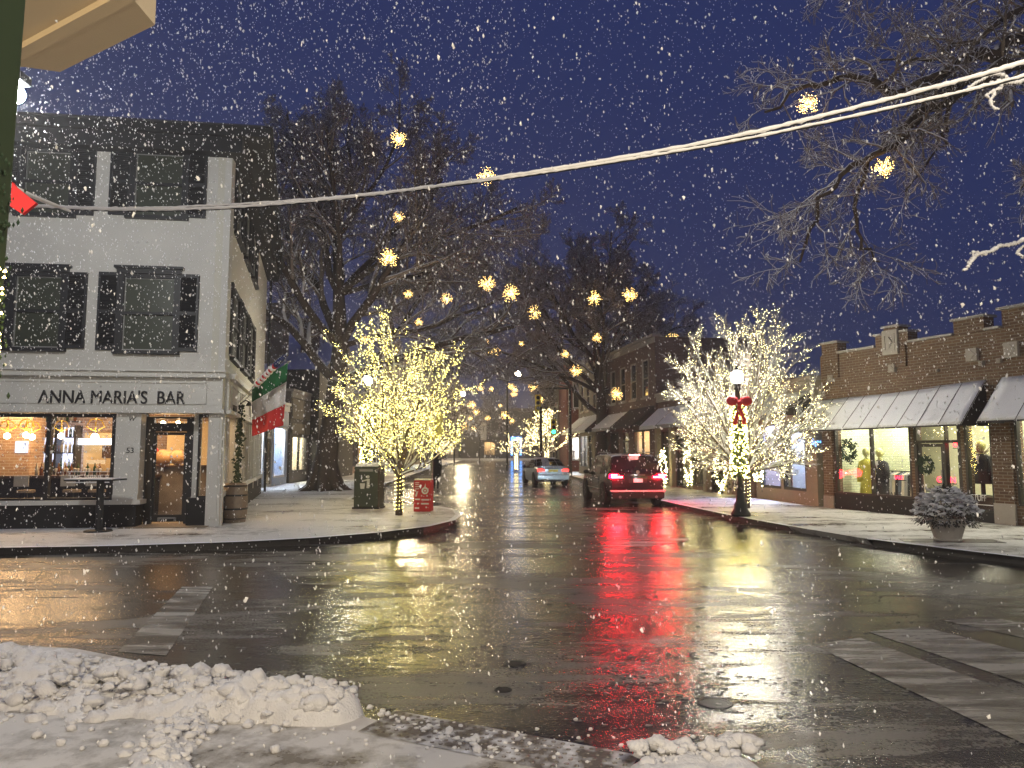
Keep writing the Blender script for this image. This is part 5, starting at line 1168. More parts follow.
# interior
m = MB(RFr); m.box(.35, xd0+.1, 3.2, 3.3, .1, wz1+.3); m.box(xd0+.1, RW-.35, 5.2, 5.3, .1, wz1+.3); m.box(xd0+.1, xd0+.2, 3.3, 5.2, .1, wz1+.3); m.build('interior_wall', plain('shop_wall', (.62, .62, .42), .7), rb)
MB(RFr).box(xa0-.12, xa0-.05, .3, 3.2, .1, wz1+.3).box(xe1+.02, xe1+.08, .3, 5.2, .1, wz1+.3).build('side_partition', M['brick_green'], rb); MB(RFr).box(xa0-.05, xa0+1.25, 1.9, 2.0, .1, wz1+.3).build('brick_partition', M['brick_green'], rb)
MB(RFr).box(xe0-.05, xe1+.02, 1.5, 1.56, .1, wz1+.3).build('blush_partition', plain('blush_wall', (.62, .45, .30), .7), rb)
MB(RFr).box(.35, RW-.35, .3, 5.2, wz1+.3, wz1+.35).build('ceiling', M['white'], rb); MB(RFr).box(.35, RW-.35, .3, 5.2, .1, .15).box(xa0, xa1, .13, 1.6, .15, wz0-.05).build('shop_floor', M['wood'], rb)
for i, (a, b, y) in enumerate(((xa0+.2, xa1-.2, .9), (xd0+.2, xd1, 1.6), (xe0, xe1, .7), (xp1+.4, RW-.8, 1.0))):
    o = MB(RFr).box(a, b, y, y+.35, wz1+.24, wz1+.297).build('ceiling_light', M['shop_lamp'], None, loc=RFr.pt(a, y, wz1+.27)); tag(o, ('ceiling light over the yellow coat display', 'ceiling light inside the clothing shop door', 'ceiling light over the black suited mannequin', 'ceiling light in the rightmost shop bay')[i], 'ceiling light')
# mannequins
def mannequin(label, x, y, zf, coat, long=True, headc='mannequin'):
    b = RFr.pt(x, y, zf); t = thing('mannequin', label, 'mannequin', b)
    MB().ball(b+Vector((0, 0, 1.24)), .105, 12, 9, (1, 1, 1.3)).tube([b+Vector((0, 0, 1.0)), b+Vector((0, 0, 1.14))], [.055, .05], 8).build('head', M[headc], t, smooth=True, uv=False)
    F = Fr(b, RFr.a); m = MB(F)
    prof = [(.0, 1.02, 0), (.09, 1.03, .0), (.2, .98, 0), (.22, .86, 0), (.18, .62, 0), (.2, .45, 0), (.25, .02 if long else .3, 0)]
    for r, z, _ in prof[::-1]:
        for k in range(14): a = 2*pi*k/14; m.v.append(tuple(F.pt(r*cos(a), r*.62*sin(a), z)))
    for i in range(len(prof)-1):
        for k in range(14): m.f.append((i*14+k, i*14+(k+1) % 14, (i+1)*14+(k+1) % 14, (i+1)*14+k)); m.m.append(0)
    for sx in (-1, 1): m.tube([F.pt(sx*.19, 0, .95), F.pt(sx*.27, -.02, .66), F.pt(sx*.25, -.06, .36)], [.07, .06, .045], 8)
    m.build('coat', M[coat], t, smooth=True, uv=False)
    MB().tube([b, b+Vector((0, 0, .5))], .05, 8).box(b.x-.15, b.x+.15, b.y-.15, b.y+.15, b.z, b.z+.02).build('stand', M['cloth_black'], t, uv=False)
    if coat == 'cloth_black':
        q = MB(F); q.face_on([(-.05, 1.0), (.05, 1.0), (0, .78)], -.15, -.135); q.build('shirt', M['white'], t)
mz = wz0-.05
mannequin('faceless mannequin in a long bright yellow coat in the shop window', tx(866, .7), .7, mz+.02, 'cloth_yellow'); mannequin('faceless mannequin in a dark coat beside the yellow coat', tx(879.5, .8), .8, mz+.0, 'cloth_black')
mannequin('mannequin in a black suit under the antler decoration right of the door', tx(981, .6), .6, mz+.19, 'cloth_black', False)
MB(RFr).box(xe0+.01, xe1-.01, .14, 1.45, .15, wz0+.14).build('display_plinth', M['wood_dark'], rb)
mannequin('bright yellow coated figure in the far right shop window behind the brick pier', xp1+.6, .7, mz, 'cloth_yellow')
# clothes rack
ry = 1.7; ra, rb2 = tx(884, ry), tx(910, ry); t = thing('clothes_rack', 'black rail hung with dark and pale clothes behind the shop window', 'clothes rack', RFr.pt(ra, ry, mz)); zr_ = tz(895, 471, ry)
m = MB(RFr); m.tube([RFr.pt(ra-.9, ry, zr_), RFr.pt(rb2+.3, ry, zr_)], .015, 6); m.tube([RFr.pt(ra-.2, ry, .15), RFr.pt(ra-.2, ry, zr_)], .015, 6); m.tube([RFr.pt(rb2+.2, ry, .15), RFr.pt(rb2+.2, ry, zr_)], .015, 6); m.build('rail', M['cloth_black'], t, uv=False)
gc = [M['cloth_black'], plain('cloth_grey', (.3, .3, .3), .9), plain('cloth_beige', (.55, .48, .36), .9), plain('cloth_slate', (.1, .12, .16), .9), plain('cloth_cream', (.66, .62, .5), .9)]
rng = random.Random(14)
for i in range(13):
    x = ra-.15+(rb2-ra+.35)*i/12; g = MB(RFr); hgt = rng.uniform(.8, 1.05); F = RFr
    g.add([F.pt(x-.025, ry-.22, zr_-.1), F.pt(x+.035, ry-.22, zr_-.1), F.pt(x+.035, ry+.22, zr_-.1), F.pt(x-.025, ry+.22, zr_-.1), F.pt(x-.05, ry-.27, zr_-hgt), F.pt(x+.06, ry-.25, zr_-hgt), F.pt(x+.06, ry+.25, zr_-hgt), F.pt(x-.05, ry+.25, zr_-hgt), F.pt(x, ry, zr_-.01)],
          [(4, 5, 1, 0), (5, 6, 2, 1), (6, 7, 3, 2), (7, 4, 0, 3), (7, 6, 5, 4), (0, 1, 8), (1, 2, 8), (2, 3, 8), (3, 0, 8)])
    o = g.build('garment', gc[[0, 3, 1, 4, 0, 1, 2, 0, 3, 4, 1, 0, 2][i]], None, loc=RFr.pt(x, ry, zr_)); cn_ = ['black', 'slate', 'grey', 'cream', 'black', 'grey', 'beige', 'black', 'slate', 'cream', 'grey', 'black', 'beige'][i]
    tag(o, cn_+' garment on the shop rail, '+(ORD[i] if i < 12 else 'thirteenth')+' from its left end', 'garment', 'garments on the rail')
# wreaths
def wreath(label, fr, x, y, z, R, rr, mat, n=420, lights=0, bm=None, cat='wreath', name='wreath', glabel=None, zs=1.0):
    rng = random.Random(int(x*100)); m = MB(); f = MB()
    for i in range(n):
        a = rng.uniform(0, 2*pi); r = R+rng.gauss(0, rr*.5); m.octa(fr.pt(x+r*cos(a), y+rng.gauss(0, rr*.3), z+r*sin(a)*zs), rng.uniform(.015, .04)*(R/.3)**.5)
    for i in range(lights):
        a = rng.uniform(0, 2*pi); r = R+rng.gauss(0, rr*.5); f.tetra(fr.pt(x+r*cos(a), y-.06-rng.random()*.04, z+r*sin(a)*zs), .018)
    t = m.build(name, mat, None, uv=False, loc=fr.pt(x, y, z)); tag(t, label, cat)
    if lights: o = f.build('fairy_lights', bm, None, uv=False, loc=fr.pt(x, y, z)); tag(o, glabel, 'fairy lights')
wreath('dark leafy wreath on the pale green brick wall in the shop window', RFr, tx(847, .32), .32, tz(847, 451, .32), .24, .12, M['pine'])
wreath('dark round wreath hanging on the clothing shop door', RFr, tx(925, -.02), -.02, tz(925, 465, -.02), .17, .08, M['pine'])
ax_, az_ = tx(979, .55), tz(979, 452, .55); m = MB(); rng = random.Random(2)
for i in range(22):
    a = pi*i/21; b0_ = RFr.pt(ax_+.03*cos(a), .55, az_); e1 = RFr.pt(ax_+.3*cos(a)*rng.uniform(.6, 1), .55+rng.uniform(-.1, .1), az_+.25*sin(a)*rng.uniform(.3, 1.1)); m.tube([b0_, b0_.lerp(e1, .5)+Vector((0, 0, -.05)), e1], [.014, .011, .006], 4)
o = m.build('antler_decoration', M['wood'], None, uv=False, loc=RFr.pt(ax_, .55, az_)); tag(o, 'spiky antler decoration above the black suited mannequin', 'decoration')
m = MB(); 
for i in range(150): x = xd0+.2+(xe1-xd0-.2)*rng.random(); m.tetra(RFr.pt(x, .3+rng.random()*.6, wz1-.05-rng.random()*(.5 if rng.random() < .6 else .1)), .010)
o = m.build('fairy_lights', M['bulb_white'], None, uv=False, loc=RFr.pt(xd0+.5, .5, wz1-.2)); tag(o, 'string of tiny lights draped inside over the clothing shop door', 'fairy lights')
# words
xx, z_ = RFr.px(967, 500, .04); t = text('lettering', 'T STUFF', .22, RFr, xx, .035, z_, M['white'], w3_, .004, squash=.62); MB(RFr).box(xe0+.1, xe1-.08, .03, .04, z_-.1, z_-.08).build('glass_line', M['white'], w3_)
xx, z_ = RFr.px(887, 496, .04); text('lettering', 'SALE', .2, RFr, xx, .035, z_-.02, M['letter'], w1_, .004)
def neon(s, u, v, size, label, y=.25):
    x, z = RFr.px(u, v, y); r = thing('neon_sign', label, 'sign', RFr.pt(x, y, z)); text('tubes', s, size, RFr, x, y, z, M['red_neon'], r, .006)
    MB(RFr).box(x-.02, x+size*2.6, y+.02, y+.03, z-.04, z-.02).build('bracket', M['cloth_black'], r)
neon('OPEN', 953, 447, .17, 'small red open sign at the top beside the shop door'); neon('OPEN', 937, 482, .2, 'larger red open sign low beside the shop door'); neon('SALE', 894, 479, .14, 'red glowing word in front of the clothes rail', .5)

# planter with snowy shrub
pp = G(948, 541, .14); t = thing('planter', 'round ribbed stone planter on the right kerb before the clothing shop', 'planter', pp)
MB().lathe([(0, 0), (.22, 0), (.25, .03), (.23, .06), (.27, .2), (.31, .34), (.34, .37), (.34, .43), (.29, .43), (.27, .36), (0, .36)], pp, 22, cap=False).build('pot', M['pot'], t, smooth=False, uv=False)
m = MB(); sn = MB(); rng = random.Random(31); pc = pp+Vector((0, 0, .48))
for i in range(2100):
    a = rng.uniform(0, 2*pi); el = math.asin(rng.uniform(-.22, 1)); R = rng.uniform(.72, 1.0)*(1+.10*sin(a*5)); d = Vector((cos(a)*cos(el)*.52, sin(a)*cos(el)*.52, sin(el)*.52))*R; c = pc+d
    if el < 0: c += Vector((0, 0, -.08*rng.random()))
    q = Vector((d.x, d.y, d.z-.35)).normalized(); e1 = c+q*rng.uniform(.05, .1); w_ = q.cross(Vector((0, 0, 1))).normalized()*rng.uniform(.012, .022); up_ = w_.cross(q)*.4
    m.add([c, (c+e1)/2+w_, e1, (c+e1)/2-w_, (c+e1)/2+up_], [(0, 1, 4), (1, 2, 4), (2, 3, 4), (3, 0, 4), (0, 3, 2, 1)])
    if i < 520 and d.z > .02: rr = rng.uniform(.018, .042); sn.ball(pc+d*1.04+Vector((0, 0, .01)), rr, 7, 5, (1.3, 1.3, .7), .25, rng)
o = m.build('shrub', M['leaf'], None, uv=False, loc=pc); tag(o, 'drooping dark bushy shrub laden with snow in the stone planter', 'shrub'); sn.build('snow_load', M['snow_soft'], o, smooth=True, uv=False)
MB().prism([(pp.x-.9, pp.y-.15), (pp.x+.9, pp.y-.3), (pp.x+1.0, pp.y+.25), (pp.x-.75, pp.y+.35)], .14, .146).build('wet_patch', plain('wet_patch', (.05, .045, .04), .3), None)['kind'] = 'structure'

# right row, second shop with blue lights; then arcade with lit hoops; then two storey brick block
def RFx(x, y, x2, y2): a = atan2(y-y2, x-x2); return Fr((x2, y2, 0), a), sqrt((x-x2)**2+(y-y2)**2)   # from near corner (x,y) to far corner (x2,y2)
f2, w2 = RFx(9.3, 22.1, 8.75, 26.0)
b2 = shop('shop_building', 'low shop with blue-lit display windows under a wide grey awning', f2, w2, 8, 4.0, M['tan'], [(.35, 1.75, 'blue_panel'), (1.9, 3.3, 'cool_panel')], (.55, 2.75), back='blue_white', awn=[(-.6, w2-.15, 3.7, 2.95, 1.3, 'awning_green')], trim='stone')
for i, (u, v) in enumerate(((774, 437), (793, 437), (816, 442))):
    w = f2.pt(f2.px(u, v, -.1)[0], -.1, f2.px(u, v, -.1)[1]); m = MB(); rng = random.Random(i)
    for k in range(18): d = Vector((rng.gauss(0, 1), rng.gauss(0, 1), rng.gauss(0, 1))).normalized()*.13; m.tube([w, w+d], .004, 3); m.tetra(w+d, .018)
    o = m.build('snowflake_light', M['blue_neon'] if i != 1 else glow('blue_white_star', (.5, .6, 1), 30), None, uv=False, loc=w); tag(o, ('left', 'brightest middle', 'right')[i]+' blue star light above the blue-lit shop window', 'decoration light', 'blue star lights')
f3, w3 = RFx(8.72, 26.15, 7.3, 36.0)
b3 = shop('shop_building', 'dark arcade of narrow bays with lit hoops right of the braking car', f3, w3, 6, 4.5, M['brick_dark'], [(.4+i*1.95, 1.75+i*1.95, 'door' if i % 2 else None) for i in range(5)], (.3, 2.8), awn=[(.1+i*2.45, 2.4+i*2.45, 3.9, 3.0, 1.0, 'awning_green' if i % 2 else 'awning') for i in range(4)], trim='stone')
for i in range(5): MB(f3).box(-.0+i*1.95+.02, .36+i*1.95, -.2, -.002, .1, 2.9).build('pilaster', M['tan'], b3)
for i, (u, v, R) in enumerate(((665, 468, .44), (690, 466, .42), (722, 466, .48), (760, 462, .36))):
    x, z = f3.px(u, v, -.3); wreath(('leftmost', 'second', 'third', 'rightmost')[i]+' wreath hoop hanging in the arcade right of the braking car', f3, x, -.3, z, R, .2, M['pine'], 160, 120, M['bulb_white'], name='hoop_wreath', glabel='fairy lights on the '+('leftmost', 'second', 'third', 'rightmost')[i]+' hoop of the arcade', zs=1.7)
f4, w4_ = RFx(7.25, 36.2, 5.9, 44.5)
shop('shop_building', 'brick shop with orange lit window above the braking car roof', f4, w4_, 6, 7.6, M['brick_dark'], [(.5, 2.2, None), (3.0, 4.0, 'door'), (5.0, 7.4, 'warm_panel')], (.6, 2.9), upper=[(.7+i*1.9, 1.7+i*1.9, 4.6, 6.6) for i in range(4)], awn=[(.3, 4.2, 4.0, 3.1, 1.1, 'awning_green'), (4.4, 8.2, 4.1, 3.1, 1.2, 'awning_dark')], trim='stone')
f5, w5 = RFx(5.85, 44.7, 5.0, 54.0)
shop('shop_building', 'grey clad two storey shop with pale awning behind the right bare tree trunk', f5, w5, 6, 7.8, M['dull'], [(.5, 3.2, 'cool_panel'), (3.8, 4.8, 'door'), (5.6, 8.6, 'warm_panel')], (.6, 2.9), upper=[(.9+i*2.2, 2.0+i*2.2, 4.6, 6.6) for i in range(4)], awn=[(.2, 4.8, 4.2, 3.1, 1.3, 'awning'), (5.0, 9.0, 4.2, 3.1, 1.3, 'awning')], trim='stone')
f6 = Fr((4.4, 58, 0), 0)
shop('shop_building', 'red brick corner building with white trimmed windows facing down the street', f6, 9, 9, 9.0, plain('rust_brick', (.20, .07, .045), .8, bump=.3), [(.4, 2.6, 'cool_panel')], (1.0, 2.9), upper=[(.5, 1.7, 5.2, 7.6), (2.7, 3.9, 5.2, 7.6), (.4, 2.4, 3.3, 3.9)], trim='white')
f7, w7 = RFx(4.3, 67.2, 4.0, 96)
shop('shop_building', 'long two storey block far up the right side of the street', f7, w7, 9, 8.0, M['tan'], [(1+i*4, 3.8+i*4, ('warm_panel', 'shop_lamp', None)[i % 3]) for i in range(7)], (.6, 2.9), upper=[(1.2+i*3.3, 2.5+i*3.3, 4.6, 6.6) for i in range(8)], awn=[(1+i*8, 7.8+i*8, 4.0, 3.1, 1.2, 'awning') for i in range(3)], trim='stone')
# far end
shop('shop_building', 'far building with lit shop windows closing the street on the left', Fr((-30, 134, 0), 0), 20, 9, 8.5, M['dull'], [(.8+i*3.2, 3.2+i*3.2, ('warm_panel', None, 'shop_lamp')[i % 3]) for i in range(6)], (.9, 3.6), upper=[(1.4+i*3, 2.8+i*3, 5.0, 7.2) for i in range(6)], trim='stone')
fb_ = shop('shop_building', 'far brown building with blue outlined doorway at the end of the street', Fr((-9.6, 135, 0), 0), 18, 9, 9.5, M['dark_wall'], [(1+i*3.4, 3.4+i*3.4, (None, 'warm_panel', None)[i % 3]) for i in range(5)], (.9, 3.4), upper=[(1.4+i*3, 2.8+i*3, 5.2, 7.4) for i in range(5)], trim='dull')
q0_, q1_ = P(511, 448, 134.8), P(521.5, 440, 134.8)
MB().box(q0_.x, q0_.x+.3, 134.6, 134.8, .9, q1_.z).box(q1_.x-.3, q1_.x, 134.6, 134.8, .9, q1_.z).box(q0_.x, q1_.x, 134.6, 134.8, q1_.z, q1_.z+.55).build('blue_light_frame', M['blue_neon'], fb_)
shop('shop_building', 'far pale building at the right of the street end', Fr((8.8, 136, 0), 0), 22, 9, 8, M['tan'], [(1+i*4, 4+i*4, ('warm_panel', None)[i % 2]) for i in range(5)], (.9, 3.4), upper=[(1.4+i*3.6, 2.8+i*3.6, 5.0, 7.0) for i in range(5)], trim='stone')
# ------------------------------------------------------------------ street furniture
def GB(u, v, z=.14): return G(u, v, z)
bb = G(369, 508, .14); t = thing('litter_bin', 'tall dark green street bin with a rounded snowy lid on the left island', 'litter bin', bb)
F = Fr(bb, radians(-6)); w = .37; Hb = 1.20
m = MB(F); m.box(-w, w, -.33, .33, .04, Hb-.1); m.side([(-.33, Hb-.1), (.33, Hb-.1), (.33, Hb+.02), (.15, Hb+.08), (-.15, Hb+.08), (-.33, Hb+.0)], -w, w); m.build('body', M['green_bin'], t, bevel=.03)
m = MB(F); m.side([(-.33, Hb+.025), (.33, Hb+.04), (.2, Hb+.11), (0, Hb+.14), (-.2, Hb+.10)], -w+.02, w-.02); m.build('snow_cover', M['snow_soft'], t, bevel=.02, smooth=False)
MB(F).box(-w-.03, w+.03, -.36, .36, 0, .045).build('base', M['metal_dark'], t)
MB(F).box(-.2, .2, -.345, -.332, Hb-.12, Hb-.05).build('slot_plate', M['metal_grey'], t)
m = MB(F)        # person-dropping-litter pictogram
m.lathe([(0, 0), (.045, 0), (.045, .01), (0, .01)], (.06, -.345, .93), 10, axis='y'); m.face_on([(.02, .6), (.10, .6), (.11, .87), (.03, .87)], -.345, -.334); m.face_on([(-.12, .78), (.03, .82), (.03, .86), (-.12, .82)], -.345, -.334); m.face_on([(-.16, .58), (-.05, .58), (-.03, .74), (-.18, .74)], -.345, -.334)
m.build('pictogram', plain('pictogram', (.6, .6, .55), .5), t)
rb_ = G(423.5, 511, .14); t = thing('newspaper_box', 'bright red box with white printed marks and snowy top on the left island', 'newspaper box', rb_)
F = Fr(rb_, radians(-4)); m = MB(F); m.box(-.24, .24, -.22, .22, .0, .86); m.build('body', M['red_box'], t, bevel=.012); MB(F).box(-.235, .235, -.215, .215, .862, .90).build('snow_cover', M['snow_soft'], t, bevel=.015)
m = MB(F)
m.lathe([(.055, 0), (.1, 0), (.1, .012), (.055, .012)], (.08, -.233, .58), 16, axis='y', cap=False); m.lathe([(0, 0), (.03, 0), (.03, .012), (0, .012)], (.08, -.233, .58), 10, axis='y', cap=False); m.face_on([(.06, .68), (.10, .68), (.09, .78)], -.233, -.221)
for z in (.62, .68, .74, .79): m.box(-.2, -.09, -.233, -.221, z, z+.02)
m.face_on([(-.2, .42), (-.15, .42), (-.12, .56), (-.16, .56)], -.233, -.221)
for (x0, x1, z) in ((-.2, -.06, .32), (-.02, .2, .31), (-.14, -.1, .2), (-.03, .19, .2), (-.2, -.08, .08), (.1, .14, .1), (.12, .16, .42), (-.03, .0, .42)): m.box(x0, x1, -.233, -.221, z, z+.04)
m.build('markings', M['white'], t)
text('lettering', 'Holiday', .12, F, -.2, -.225, .33, M['white'], t, .004) if False else None
sp = G(431.5, 510, .14); t = thing('sign_post', 'thin grey street sign post behind the red box with a pale sign plate', 'sign', sp)
MB().tube([sp, sp+Vector((0, 0, 3.0))], .035, 8).build('pole', M['metal_grey'], t, uv=False); zs0, zs1 = P(431, 440, sp.y).z, P(431, 412, sp.y).z
MB().box(sp.x-.28, sp.x+.3, sp.y-.05, sp.y-.037, zs0, zs1).build('sign_plate', plain('sign_yellow', (.5, .46, .2), .5), t)

# traffic signals
def signal(label, u, v, Y, lit, side=1):
    w = P(u, v, Y); t = thing('traffic_signal', label, 'traffic light', (w.x, Y, w.z)); m = MB(); m.box(w.x-.19, w.x+.19, Y-.12, Y+.15, w.z-.55, w.z+.55); m.build('housing', M['traffic_yellow'], t, bevel=.03)
    for k, z in enumerate((.34, 0, -.34)):
        MB().lathe([(0, -.02), (.12, -.02), (.12, 0), (0, 0)], (w.x, Y-.13, w.z+z), 14, axis='y', cap=False).build('lens', M['green_light'] if (lit and k == 2) else M['dark_glass'], t, uv=False)
        v_ = MB(); v_.lathe([(.15, -.2), (.15, 0), (.14, 0), (.14, -.2)], (w.x, Y-.12, w.z+z), 12, axis='y', cap=False); v_.build('visor', M['traffic_yellow'], t, uv=False)
    MB().tube([(w.x, Y, w.z+.55), (w.x, Y, w.z+.95)], .03, 6).build('hanger', M['metal_dark'], t, uv=False)
    return w
w1 = signal('yellow traffic signal hanging over the road left of the distant lit tree', 538, 403, 47, False); w2 = signal('lower yellow traffic signal hanging farther left over the road', 529.5, 424, 72, False)
w3 = signal('traffic signal showing a green light above the silver car', 553.5, 427, 50, True)
t = thing('signal_mast', 'dark pole with a long arm carrying the traffic signals over the road', 'pole', (3.9, 48.5, .14))
MB().tube([(3.9, 48.5, .14), (3.9, 48.5, 6.3)], [.13, .1], 10).build('pole', M['metal_dark'], t, uv=False); MB().tube([(3.9, 48.5, 6.0), (w1.x-.6, 47.4, w1.z+1.0)], [.07, .045], 8).build('arm', M['metal_dark'], t, uv=False)
dp = P(541, 470, 46); t = thing('utility_pole', 'slim dark pole left of the distant lit tree behind the silver car', 'pole', (dp.x, 46, 0)); MB().tube([(dp.x, 46, 0), (dp.x, 46, 4.6)], .09, 8).lathe([(0, 0), (.16, 0), (.12, .1), (0, .1)], (dp.x, 46, 0), 10).build('pole', M['metal_dark'], t, uv=False)
lamp('tree_uplight', (3.5, 46, 1.0), 120, (1, .8, .5), .2) if False else None
# distant white banner post and left-side far clutter
w = P(483.5, 432, 100); t = thing('banner', 'pale vertical banner on a post at the far end of the street', 'banner', (w.x, 100, 0)); MB().tube([(w.x-.5, 100, 0), (w.x-.5, 100, w.z+1.6)], .08, 8).build('pole', M['metal_dark'], t, uv=False); MB().box(w.x-.4, w.x+.4, 99.97, 100.03, w.z-1.1, w.z+1.3).build('cloth', M['white'], t)
for i, (u, v) in enumerate(((438, 462), (463, 459))):
    g = G(u, v, .14); t = thing('shrub', ('round snowy shrub on the far left kerb beside the walking person', 'dark clipped shrub on the far left kerb below the lit window')[i], 'shrub', g); m = MB(); q = random.Random(i)
    MB().tube([g, g+Vector((0, 0, .5))], .12, 6).build('stem', M['bark'], t, uv=False)
    for k in range(300): d = Vector((q.gauss(0, .35), q.gauss(0, .35), abs(q.gauss(0, .3))+.25)); m.octa(g+d*1.5, .12)
    m.build('foliage', M['leaf'], t, uv=False)

# ------------------------------------------------------------------ cars
def car(label, loc, rz, L, Wd, H, mat, suv, seed=0):
    """built with its tail towards -y, nose towards +y"""
    t = thing('parked_car' if False else 'car', label, 'car', (0, 0, 0)); hw = Wd/2
    if suv: st = [(-.5, .62, .98, 1.05, .0), (-.492, .36, 1.0, 1.10, .02), (-.47, .30, 1.02, 1.2, .05), (-.44, .28, 1.03, 1.42, .10), (-.405, .27, 1.03, H-.07, .16), (-.36, .27, 1.02, H-.01, .2), (-.2, .26, 1.0, H, .2), (0, .26, .98, H-.01, .2), (.1, .26, .97, H-.05, .2), (.17, .26, .97, 1.40, .16), (.25, .26, .98, 1.10, .06), (.3, .26, .98, 1.04, .0), (.4, .28, .95, .99, .0), (.465, .32, .85, .9, .0), (.495, .4, .66, .72, .0), (.5, .45, .6, .62, .0)]
    else: st = [(-.5, .5, .86, .88, .0), (-.49, .34, .9, .93, .0), (-.46, .28, .93, .97, .0), (-.38, .24, .93, .99, .0), (-.33, .22, .92, 1.02, .05), (-.26, .22, .9, 1.22, .14), (-.18, .21, .89, H-.03, .2), (-.08, .2, .88, H, .2), (.03, .2, .87, H-.03, .2), (.1, .2, .86, 1.25, .16), (.19, .2, .86, .98, .04), (.24, .2, .85, .9, .0), (.36, .22, .8, .82, .0), (.45, .25, .7, .73, .0), (.49, .32, .55, .6, .0), (.5, .4, .48, .5, .0)]
    rows = []
    for (y, zb, zs, zr, tum) in st:
        taper = 1-.10*abs(y*2)**6-.02*abs(y*2); w = hw*taper; cab = tum > .03; rw = w-tum
        h = [(0, zb), (w*.8, zb), (w*.96, zb+.06), (w, zb+.22), (w, (zb+zs)/2+.1), (w*.985, zs-.04), (w*.965, zs+.01)]
        if cab: h += [(w*.965-(w*.965-rw)*.5, (zs+zr)/2), (rw, zr-.06), (rw-.07, zr-.012), (rw*.5, zr+.01), (0, zr+.018)]
        else: h += [(w*.93, (zs+zr)/2+.005), (w*.88, zr-.004), (w*.7, zr+.004), (w*.4, zr+.015), (0, zr+.02)]
        full = h+[(-x, z) for x, z in h[-2:0:-1]]; rows.append([(x, y*L, z) for x, z in full])
    n = len(rows[0]); body = MB(); side = [MB(), MB()]; rear = MB(); front = MB()
    V = [p for r in rows for p in r]; body.v = list(V)
    hh = 12
    for i in range(len(rows)-1):
        cabA, cabB = st[i][4], st[i+1][4]
        for k in range(n):
            a, b = i*n+k, i*n+(k+1) % n; f = (a, a+n, b+n, b); kk = k if k < 12 else n-1-k
            gl = None
            if kk in (6, 7) and (cabA >= .099 or cabB >= .099) and min(cabA, cabB) > .03: gl = side[0 if k < 12 else 1]
            if kk in (8, 9, 10) and min(cabA, cabB) >= .0 and max(cabA, cabB) > .04:
                dz = (st[i+1][3]-st[i][3])/((st[i+1][0]-st[i][0])*L)
                if dz > .35: gl = rear
                if dz < -.35: gl = front
            body.f.append(f); body.m.append(0)
            if gl is not None:
                c = sum((Vector(V[q]) for q in f), Vector())/4; nn = (Vector(V[f[1]])-Vector(V[f[0]])).cross(Vector(V[f[3]])-Vector(V[f[0]])).normalized()
                if nn.dot(c-Vector((0, c.y, .6))) < 0: nn = -nn
                gl.add([Vector(V[q])+(c-Vector(V[q]))*.06+nn*.008 for q in f], [(0, 1, 2, 3)])
    body.f.append(tuple(range(n))); body.m.append(0); body.f.append(tuple((len(rows)-1)*n+k for k in range(n-1, -1, -1))); body.m.append(0)
    bo = body.build('body', mat, t, smooth=True, uv=False); bo.data.shade_auto_smooth if False else None
    em = bo.modifiers.new('e', 'EDGE_SPLIT'); em.split_angle = radians(38)
    gm = M['dark_glass']
    for nm, g in (('side_window', side[0]), ('side_window', side[1]), ('rear_window', rear), ('windscreen', front)):
        if g.v: g.build(nm, gm, t, uv=False)
    wr = .36 if suv else .32
    for sx in (-1, 1):
        for wy in (-.31, .31):
            c = (sx*(hw-.10), wy*L, wr); MB().lathe([(wr*.55, -.11), (wr*.93, -.115), (wr, -.09), (wr, .09), (wr*.93, .115), (wr*.55, .11)], c, 20, axis='x', cap=False).build('wheel', M['tyre'], t, smooth=True, uv=False)
            wo = bpy.data.objects[-1] if False else None
            r = MB(); r.lathe([(0, .06*sx), (wr*.2, .07*sx), (wr*.55, .05*sx), (wr*.6, .09*sx)], c, 16, axis='x', cap=False)
            for k in range(5): a = k*2*pi/5; r.tube([(c[0]+sx*.08, c[1], c[2]), (c[0]+sx*.085, c[1]+cos(a)*wr*.55, c[2]+sin(a)*wr*.55)], .03, 4)
            r.build('rim', M['rim'], t, uv=False)
            MB().lathe([(0, 0), (wr+.06, 0), (wr+.06, .02*sx), (0, .02*sx)], (sx*(hw-.012), wy*L, wr+.02), 20, axis='x', cap=False).build('wheel_arch', M['tyre'], t, uv=False)
        mz_ = 1.06 if suv else .95; MB().ball((sx*(hw+.09), .165*L, mz_), .1, 8, 6, (1.1, .6, .75)).tube([(sx*(hw-.04), .17*L, mz_-.05), (sx*(hw+.08), .165*L, mz_)], .025, 5).build('wing_mirror', M['black_paint'], t, smooth=True, uv=False)
    y0 = -.5*L
    if suv:
        for sx in (-1, 1):
            m = MB(); m.face_on([(sx*.50, .94), (sx*.93, .93), (sx*.94, 1.0), (sx*.90, 1.07), (sx*.68, 1.08), (sx*.66, 1.02), (sx*.50, 1.01)], y0-.035, y0+.12); m.build('tail_lamp', M['tail'], t, uv=False)
            lo_ = bpy.context.scene.objects; m = MB(); m.box(min(sx*.52, sx*.88), max(sx*.52, sx*.88), y0-.042, y0-.036, .955, .985); m.box(min(sx*.70, sx*.88), max(sx*.70, sx*.88), y0-.042, y0-.036, 1.035, 1.055); m.build('light_bar', M['tail_hot'], t)
        MB().box(-.16, .16, y0+.30, y0+.42, H-.05, H-.01).build('brake_light', M['tail_hot'], t); MB().box(-.4, .4, y0+.22, y0+.5, H-.02, H+.01).build('spoiler', mat, t)
        MB().box(-.9, .9, y0-.06, y0+.1, .50, .55).build('bumper_trim', M['white'], t); MB().box(-.88, .88, y0-.04, y0+.1, .28, .49).build('bumper', M['black_paint'], t, bevel=.03); MB().box(-.3, .3, y0-.03, y0+.05, .78, .93).build('plate_recess', M['black_paint'], t)
